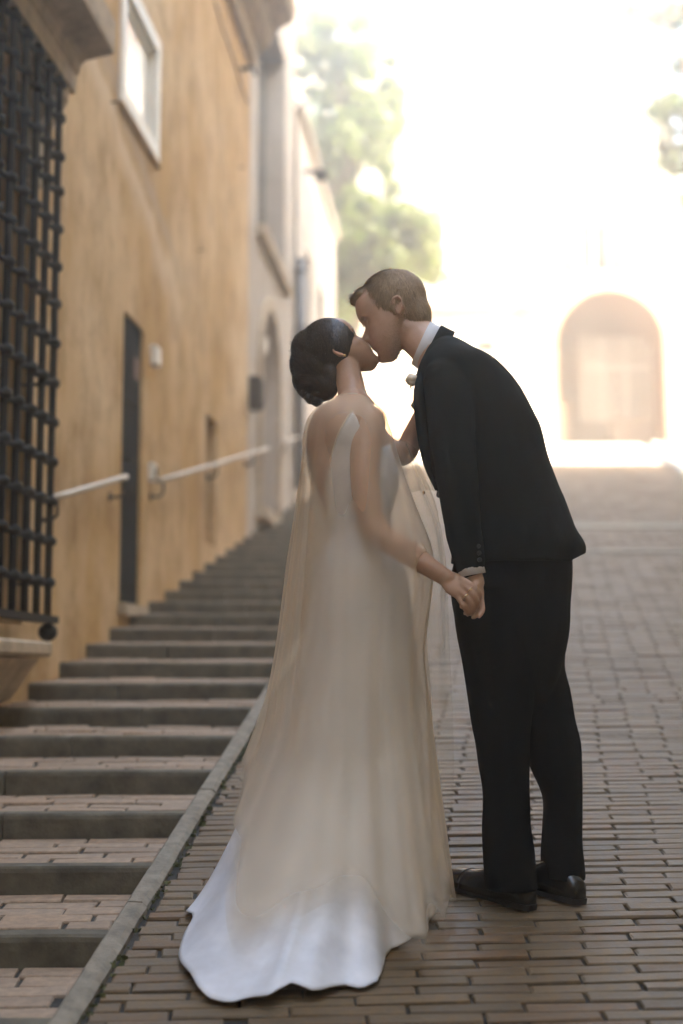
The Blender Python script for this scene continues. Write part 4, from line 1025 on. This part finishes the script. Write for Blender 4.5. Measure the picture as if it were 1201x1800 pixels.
for k in range(4): chain(b, [(747, 700, 4.17 + k * .02), (750, 683, 4.165 + k * .02), (752, 668, 4.165 + k * .02)], [.008, .0075, .006], 6, 8)
chain(b, [(742, 715, 4.165), (738, 702, 4.15), (738, 692, 4.15)], [.009, .008, .007], 6, 8)
# right hand closing over his
palm(b, P(800, 1028, 3.845), P(818, 1042, 3.84) - P(782, 1014, 3.848), Vector((-.45, .35, 1)), .045, .036, .0155)
for pts, r in (([(812, 1018, 3.838), (831, 1030, 3.822), (843, 1044, 3.834), (842, 1055, 3.848)], .0083), ([(812, 1026, 3.834), (829, 1042, 3.817), (838, 1058, 3.829), (837, 1068, 3.845)], .0084),
               ([(808, 1036, 3.833), (823, 1054, 3.818), (830, 1069, 3.830), (830, 1078, 3.845)], .0080), ([(802, 1045, 3.836), (813, 1063, 3.824), (820, 1075, 3.835), (822, 1081, 3.846)], .0072),
               ([(796, 1016, 3.862), (812, 1018, 3.880), (824, 1030, 3.890)], .009)):
    chain(b, pts, [r * 1.1] + [r] * (len(pts) - 2) + [r * .8], 12, 10)
for s in (-1, 1): chain(b, [(625 + 10 * s, 1040, 4.09 + .05 * s), (630 + 6 * s, 1300, 4.09 + .05 * s), (640, 1560, 4.06 + .05 * s), (650, 1600, 4.06 + .05 * s)], [.085, .055, .038, .036], 16, 12)
bmh = remesh(b, 'body', .0042, 4)
M3b = FB.to_3x3()
def spine(co):
    # gentle groove down the bare back and shoulder blades
    sp_c = [P(572, 740, 3.97), P(566, 790, 3.965), P(572, 850, 3.98), P(583, 900, 3.99)]
    for c in sp_c:
        w = np.exp(-((co - np.array(c)) ** 2).sum(1) / .030 ** 2); co = co + w[:, None] * np.array((.004, .006, 0))
    for c in (P(600, 765, 3.94), P(548, 770, 4.03)):
        w = np.exp(-((co - np.array(c)) ** 2).sum(1) / .035 ** 2); co = co + w[:, None] * np.array((-.003, -.008, 0))
    return co
deform(bmh, spine); sculpt(bmh, [(TB_(.33, s * .115, .045), .017, tuple(M3b @ Vector((-.008, 0, 0)))) for s in (-1, 1)])
obj('body', bmh, M['skin_b'], bride)
BV = BVHTree.FromPolygons([v.co for v in bmh.vertices], [p.vertices for p in bmh.polygons])
def out_of_body(p, d):
    p = Vector(p); loc, n, _i, _d = BV.find_nearest(p)
    return loc + n * d if (p - loc).dot(n) < d else p
def on_body(p, d):
    loc, n, _i, _d = BV.find_nearest(Vector(p)); return loc + n * d
# hair: sleek updo with a low bun
b = MB()
b.ball(TB_(-.055, 0, .150), .425 * HB_, .350 * HB_, .392 * HB_, M3b, 30, 20)
b.ball(P(552, 640, 4.165), .071, .068, .076, None, 28, 20); b.ball(P(545, 612, 4.165), .055, .062, .055, None, 24, 16)
b.ball(P(566, 676, 4.16), .050, .055, .048, None, 22, 16); b.ball(P(540, 668, 4.16), .042, .05, .045, None, 22, 16); b.ball(P(577, 660, 4.16), .038, .058, .055, None, 22, 16)
b.ball(P(585, 590, 4.165), .030, .060, .030, None, 20, 14)
for (u, v, r) in ((532, 690, .012), (545, 702, .013), (558, 706, .014), (538, 697, .008)): b.ball(P(u, v, 4.15), r, r * 1.6, r, None, 12, 8)
hm_ = remesh(b, 'hair', .0042, 5); folds(hm_, .0012, 11, 4.4, 1.0)
hb = MB(); hb.v = [v.co.copy() for v in hm_.vertices]; hb.f = [tuple(p.vertices) for p in hm_.polygons]
q = random.Random(3)
bunc = P(560, 690, 4.12)
def bflow(p):
    d = bunc - p; w = d.normalized(); t = Vector((-d.z, 0, d.x)).normalized() if d.length > 1e-4 else w
    return w + t * (.9 if d.length < .07 else .25)
lay_strands(hm_, 8000, 9, .0075, 6, bflow, hb, .0026, .0010, .0008)
strands(hm_, 260, .012, 6, Vector((-.6, 0, -.4)), hb)
for (u, v, du, dv) in ((540, 690, 12, 18), (546, 700, 10, 10), (530, 684, 6, 10), (560, 706, 4, 6)):
    hb.tube([P(u, v, 4.13), P(u + du * .4 - 2, v + dv * .7, 4.125), P(u + du, v + dv * .8, 4.125), P(u + du * 1.3, v + dv * .5, 4.13)], .0007, 5)
obj('hair', hb.mesh('hair', True), M['hair_b'], bride)
b = MB(); er = TB_(-.045, -.345, -.10); b.ball(er, .0045, .0045, .0045, None, 10, 8); b.build('earring', M['gold'], bride, True)
for (u, v, y, d) in ((826, 1037, 3.8175, (12, 12)), (818, 1048, 3.8165, (10, 13))):
    c = P(u, v, y + .001); ax = (P(u + d[0], v + d[1], y) - c).normalized(); a_ = ax.cross(Vector((0, 1, 0))).normalized(); c_ = ax.cross(a_)
    b = MB(); rg = []
    for k in range(20):
        t = 2 * math.pi * k / 20; e = a_ * math.cos(t) + c_ * math.sin(t); rg.append([c + e * .0092 - ax * .0014, c + e * .0104 - ax * .0014, c + e * .0104 + ax * .0014, c + e * .0092 + ax * .0014])
    rg.append(rg[0]); b.rings(rg, cap=False); b.build('ring', M['gold'], bride, True)
c = P(745, 866, 4.0); b = MB(); b.ball(c, .004, .004, .006, None, 8, 6); b.build('bracelet_charm', M['gold'], bride)

# gown ------------------------------------------------------------
def table(tab):
    out = []
    for v, l, r, y, d in catmull(tab, 60):
        a, b_ = P(l, v, y), P(r, v, y); out.append((a.z, (a.x + b_.x) / 2, y, (b_.x - a.x) / 2, d))
    return np.array(sorted(out))
TBODY = table(BT)
GC = Vector((P(634, 1010, 4.09).x, 4.09))
def ell_polar(tab, z, th, pad=0.0):
    """polar radius about GC of the table's ellipse at height z (vectorised over th)"""
    cx, cy, a, d = [np.interp(z, tab[:, 0], tab[:, k]) for k in (1, 2, 3, 4)]
    t = np.linspace(0, 2 * np.pi, 181)[:-1]; x = cx + (a + pad) * np.cos(t) - GC.x; y = cy + (d + pad) * np.sin(t) - GC.y
    an = np.arctan2(y, x); r = np.hypot(x, y); o = np.argsort(an)
    return np.interp((th + np.pi) % (2 * np.pi) - np.pi, an[o], r[o], period=2 * np.pi)
hem_px = [(338, 1729), (352, 1752), (368, 1766), (405, 1775), (441, 1767), (473, 1775), (513, 1757), (554, 1766), (585, 1752), (608, 1745), (637, 1752), (664, 1738), (676, 1715), (678, 1693), (690, 1676), (716, 1666), (724, 1650), (752, 1634)]
hp = [ground_at(*p) for p in hem_px]
ha = [math.atan2(p.y - GC.y, p.x - GC.x) for p in hp]; hr_ = [math.hypot(p.x - GC.x, p.y - GC.y) for p in hp]
ha = [a - 2 * math.pi if a > 0 else a for a in ha]
extra = [(-20, .165), (0, .155), (30, .185), (60, .25), (90, .31), (120, .33), (150, .36), (180, .42), (205, .50), (222, .62)]
HT = np.array(sorted(list(zip(ha, hr_)) + [(R(a) - (2 * math.pi if a > 90 else 0), r) for a, r in extra]))
def hem_r(th): return np.interp((th + 1.5 * np.pi) % (2 * np.pi) - 1.5 * np.pi, HT[:, 0], HT[:, 1], period=2 * np.pi)
zW = P(634, 1000, 4.09).z; H0 = zW - gz(4.09)
NT_ = 260; TH = np.linspace(0, 2 * np.pi, NT_, endpoint=False)
r0 = ell_polar(TBODY, zW, TH, .004); rh = hem_r(TH)
NR = 64; TT_ = np.linspace(0, 1, NR)
SKR = np.zeros((NR, NT_)); SKZ = np.zeros((NR, NT_))
k_ = .86 - .40 * np.clip((rh - .30) / .40, 0, 1)
qn = random.Random(12)
phs = [qn.uniform(0, 6.28) for _ in range(6)]
fold = (np.sin(7 * TH + phs[0] + .8 * np.sin(2 * TH)) * .55 + np.sin(12 * TH + phs[1] + .9 * np.sin(3 * TH + 1)) * .45 + np.sin(19 * TH + phs[2]) * .18)
fold = np.sign(fold) * np.abs(fold) ** .8
for i, t in enumerate(TT_):
    B = ((1 - t) ** 3, 3 * t * (1 - t) ** 2, 3 * t * t * (1 - t), t ** 3)
    r = B[0] * r0 + B[1] * (r0 + .045) + B[2] * (r0 + k_ * (rh - r0)) + B[3] * rh
    h = B[0] * H0 + B[1] * H0 * .62 + B[2] * H0 * (.16 - .06 * np.clip((rh - .3) / .4, 0, 1)) + B[3] * .006
    train = np.clip((rh - .38) / .25, 0, 1)
    amp = .032 * t ** 1.0 * (1 - .55 * train * t)
    r = r + fold * amp
    # ripples of the train lying on the ground
    rip = (np.sin(9 * TH + 5 * t + phs[3]) + .6 * np.sin(15 * TH - 4 * t + phs[4])) * .5 + .5
    h = h + train * .034 * np.clip((t - .55) / .3, 0, 1) * rip * (1 - .35 * t)
    h = h + .014 * (np.sin(17 * TH + phs[5] + 1.5 * np.sin(4 * TH)) * .5 + .5) ** 1.5 * t ** 5
    y = GC.y + r * np.sin(TH); SKR[i] = r; SKZ[i] = h + SL * y
verts = []; rows = []
TBK = math.radians(-147)
dlt = np.abs((TH - TBK + np.pi) % (2 * np.pi) - np.pi)
vtop = np.interp(np.degrees(dlt), [0, 8, 16, 28, 40, 48, 53, 60, 75, 100, 180], [917, 882, 848, 802, 764, 738, 752, 785, 800, 792, 775])
zf_ = lambda v: np.array([P(634, x, 4.09).z for x in np.atleast_1d(v)])
ztop = zf_(vtop); NB_ = 22
for i in range(NB_):
    f = i / NB_; z = ztop + (zW - ztop) * f
    r = np.array([ell_polar(TBODY, zz, np.array([th]), .0045)[0] for zz, th in zip(z, TH)])
    rows.append([(GC.x + rr * math.cos(t), GC.y + rr * math.sin(t), zz) for rr, t, zz in zip(r, TH, z)])
for i in range(NR): rows.append([(GC.x + rr * math.cos(t), GC.y + rr * math.sin(t), zz) for rr, t, zz in zip(SKR[i], TH, SKZ[i])])
for i in range(NB_): rows[i] = [out_of_body(p, .005) if dlt[k] < R(47) else p for k, p in enumerate(rows[i])]
b = MB(); b.rings([[Vector(p) for p in r] for r in rows], cap=False)
gown = obj('gown', b.mesh('gown', True), M['satin'], bride)
so_m = gown.modifiers.new('thick', 'SOLIDIFY'); so_m.thickness = .0025; so_m.offset = 1
# V edge piping, straps
b = MB(); i0 = [k for k in range(NT_) if dlt[k] < R(48.5)]
i0.sort(key=lambda k: ((TH[k] - TBK + np.pi) % (2 * np.pi)))
b.tube([Vector(rows[0][k]) for k in i0], .0022, 6); b.build('neckline_piping', M['strap'], gown, True)
kR = i0[-1]; kL = i0[0]
pr = Vector(rows[0][kR]); b = MB(); b.tube([pr] + [on_body(p, .002) for p in catmull([pr, pr.lerp(P(641, 705, 4.03), .33), pr.lerp(P(641, 705, 4.03), .66), P(641, 705, 4.03), P(652, 712, 4.09)], 18)[1:]], .0024, 6); b.build('strap', M['strap'], gown, True)
pl_ = Vector(rows[0][kL]); b = MB(); b.tube([pl_] + [on_body(p, .002) for p in catmull([pl_, P(545, 745, 4.10), P(556, 722, 4.13), P(580, 708, 4.16)], 16)[1:]], .0024, 6); b.build('strap', M['strap'], gown, True)
for v in (908, 922, 934):
    b = MB(); th = TBK; z = zf_(v)[0]; r = ell_polar(TBODY, z, np.array([th]), .008)[0]; b.ball((GC.x + r * math.cos(th), GC.y + r * math.sin(th), z), .004, .004, .004, None, 8, 6); b.build('button', M['strap'], gown, True)
# cape -------------------------------------------------------------
ENV = table([(698, 594, 646, 4.105, .056), (708, 576, 658, 4.095, .095), (722, 553, 670, 4.085, .15), (745, 541, 682, 4.07, .20), (775, 538, 692, 4.06, .225), (810, 536, 702, 4.05, .24), (860, 531, 718, 4.04, .25), (920, 525, 742, 4.03, .252), (980, 518, 762, 4.03, .255),
             (1050, 510, 756, 4.03, .26), (1140, 498, 744, 4.03, .265), (1250, 478, 738, 4.03, .27), (1430, 456, 740, 4.02, .28), (1540, 440, 744, 4.01, .285), (1680, 420, 748, 4.0, .29)])
ztopc = P(620, 699, 4.105).z
NC, NRC = 240, 110
THC = np.linspace(R(-262), R(-8), NC)
hb_ = np.interp(np.degrees(THC), [-262, -200, -165, -150, -138, -128, -120, -114, -106, -98, -90, -80, -70, -45, -8], [.5, .42, .32, .27, .22, .18, .10, .06, .14, .18, .13, .06, .035, .03, .03])
Vc = []
for j, th in enumerate(THC):
    thn = th % (2 * np.pi); kk_ = int(round(thn / (2 * np.pi) * NT_)) % NT_
    zr = np.maximum.accumulate(SKZ[::-1, kk_]); rr_ = SKR[::-1][:, [(kk_ + q_) % NT_ for q_ in range(-9, 10, 3)]].max(1)
    # bottom height: find z where skirt height above ground equals hb
    hrel = zr - SL * (GC.y + rr_ * math.sin(th)); zb0 = np.interp(hb_[j], np.sort(hrel), zr[np.argsort(hrel)])
    col = []
    for i in range(NRC):
        f = i / (NRC - 1); g = f ** 1.25; z = ztopc + (zb0 - ztopc) * g
        e = ell_polar(ENV, z, np.array([th]))[0]
        bd = ell_polar(TBODY, z, np.array([th]), .008)[0] if z > zW else 0
        sk = np.interp(z, zr, rr_) + .022 if z < zW else 0
        r = max(e, bd, sk); a = min(1, g * 2.2)
        pl2 = .0028 * math.sin(27 * th + 1.2 * math.sin(5 * th)) + .013 * (abs(math.sin(6.5 * th + 2 + .5 * g + .8 * math.sin(4 * th))) ** .7 * 2 - 1) + .010 * math.sin(6 * th + 1)
        r += a * (pl2 + .006) * (1 if th < R(-60) else .45)
        z2 = z
        col.append(Vector((GC.x + r * math.cos(th), GC.y + r * math.sin(th), z2)))
    Vc.append(col)
A_ = np.array([[list(p) for p in c_] for c_ in Vc]); top_ = A_[:, :3].copy()
for _ in range(7):
    A_[1:-1] = .5 * A_[1:-1] + .25 * (A_[:-2] + A_[2:]); A_[:, 1:-1] = .4 * A_[:, 1:-1] + .3 * (A_[:, :-2] + A_[:, 2:])
gme = gown.data; GV = BVHTree.FromPolygons([v.co for v in gme.vertices], [p.vertices for p in gme.polygons])
PUSH = np.zeros(A_.shape)
for j in range(NC):
    for i in range(8, NRC):
        p = Vector(A_[j, i]); lo, n_, _i, _d = GV.find_nearest(p); ax_ = Vector((lo.x - GC.x, lo.y - GC.y, .12)).normalized()
        if n_.dot(ax_) < 0: n_ = -n_
        dd = (p - lo).dot(n_)
        if dd < .012 and (p - lo).length < .08 and p.z < zW + .08: PUSH[j, i] = n_ * (.012 - dd)
        lo, n_, _i, _d = BV.find_nearest(p); dd = (p - lo).dot(n_)
        if dd < .006 and (p - lo).length < .05: PUSH[j, i] = PUSH[j, i] + np.array(n_ * (.006 - dd))
Q_ = PUSH.copy()
for _ in range(3):
    Q_[1:-1] = .5 * Q_[1:-1] + .25 * (Q_[:-2] + Q_[2:]); Q_[:, 1:-1] = .5 * Q_[:, 1:-1] + .25 * (Q_[:, :-2] + Q_[:, 2:])
m_ = (np.linalg.norm(PUSH, axis=2) > np.linalg.norm(Q_, axis=2))[..., None]
A_ = A_ + np.where(m_, PUSH, Q_)
Vc = [[Vector(p) for p in c_] for c_ in A_]
b = MB(); b.rings(Vc, cap=False, close=False)
# far panel over her raised arm
cols = [[(668, 752, 4.22), (684, 850, 4.22), (694, 960, 4.20), (712, 1150, 4.18), (735, 1400, 4.16), (748, 1600, 4.14)],
        [(686, 768, 4.20), (704, 860, 4.18), (722, 980, 4.16), (742, 1150, 4.14), (750, 1340, 4.13), (758, 1640, 4.10)],
        [(699, 768, 4.23), (722, 860, 4.17), (744, 960, 4.15), (760, 1080, 4.14), (762, 1230, 4.13), (764, 1480, 4.12)],
        [(712, 778, 4.22), (738, 862, 4.18), (762, 930, 4.17), (772, 1010, 4.16), (778, 1230, 4.15), (796, 1402, 4.14)],
        [(722, 788, 4.25), (748, 862, 4.22), (772, 930, 4.21), (782, 1010, 4.20), (786, 1060, 4.18), (791, 1108, 4.17)],
        [(728, 795, 4.30), (752, 850, 4.28), (765, 884, 4.27), (770, 910, 4.26), (776, 930, 4.25), (780, 960, 4.25)]]
gridc = [catmull([P(*p) for p in c_], 40) for c_ in cols]; G2 = []
for i in range(40):
    rowp = catmull([g_[i] for g_ in gridc], 44)
    G2.append([Vector(p) + Vector((.002 * math.sin(k * .5), .009 * math.sin(k * .42 + i * .03), 0)) * min(1, i / 8) for k, p in enumerate(rowp)])
b.rings(G2, cap=False, close=False)
# gathered flounce hanging from the elbow
fl = []
for i in range(16):
    f = i / 15; row_ = []
    for k in range(30):
        g = k / 29; u = 683 + 50 * g + f * (10 + 22 * g); v = 772 + 10 * (2 * g - .6) ** 2 + f * (74 + 18 * math.sin(3 * g + 1) + 12 * g); row_.append(P(u, v, 4.19 + .02 * math.sin(g * 9) * f + .04 * g))
    fl.append(row_)
b.rings(fl, cap=False, close=False)
cmesh = b.mesh('cape', True); dv = np.ones(len(b.v))
for j in range(NC):
    for i in range(NRC):
        z = Vc[j][i].z; f = i / (NRC - 1); sh = np.interp(z, [P(620, 960, 4.1).z, P(620, 800, 4.1).z], [1.0, .62])
        dv[j * NRC + i] = sh * np.clip((1 - f) / .05 + .25 * math.sin(17 * THC[j]) * (f > .8), 0.05, 1)
off_ = NC * NRC
for i in range(40):
    for k in range(44): dv[off_ + i * 44 + k] = .55
dv[off_ + 40 * 44:] = .6
at_ = cmesh.attributes.new('dens', 'FLOAT', 'POINT'); at_.data.foreach_set('value', dv.astype(np.float32))
cape = obj('cape', cmesh, M['tulle'], bride)
b = MB(); b.tube([c_[0] for c_ in Vc], .0016, 6); b.build('cape_neckline', M['strap'], cape, True)

# ================================================================= HAZE (added to imitate lens flare)
hm = bpy.data.materials.new('lens_flare_haze'); hm.use_nodes = True; nt = hm.node_tree; nt.nodes.remove(nt.nodes['Principled BSDF'])
pv = nt.nodes.new('ShaderNodeVolumePrincipled'); pv.inputs['Color'].default_value = (1.0, .97, .92, 1); pv.inputs['Density'].default_value = HAZE_DENSITY; pv.inputs['Anisotropy'].default_value = HAZE_G
nt.links.new(pv.outputs[0], nt.nodes['Material Output'].inputs['Volume'])
m2 = MB(); m2.box(XYZ, -310, 310, -65, 405, -3.2, 23); hz = m2.build('flare_haze', hm); stuff(hz); tag(hz, 'haze volume added along the street to imitate lens flare', 'flare_haze')
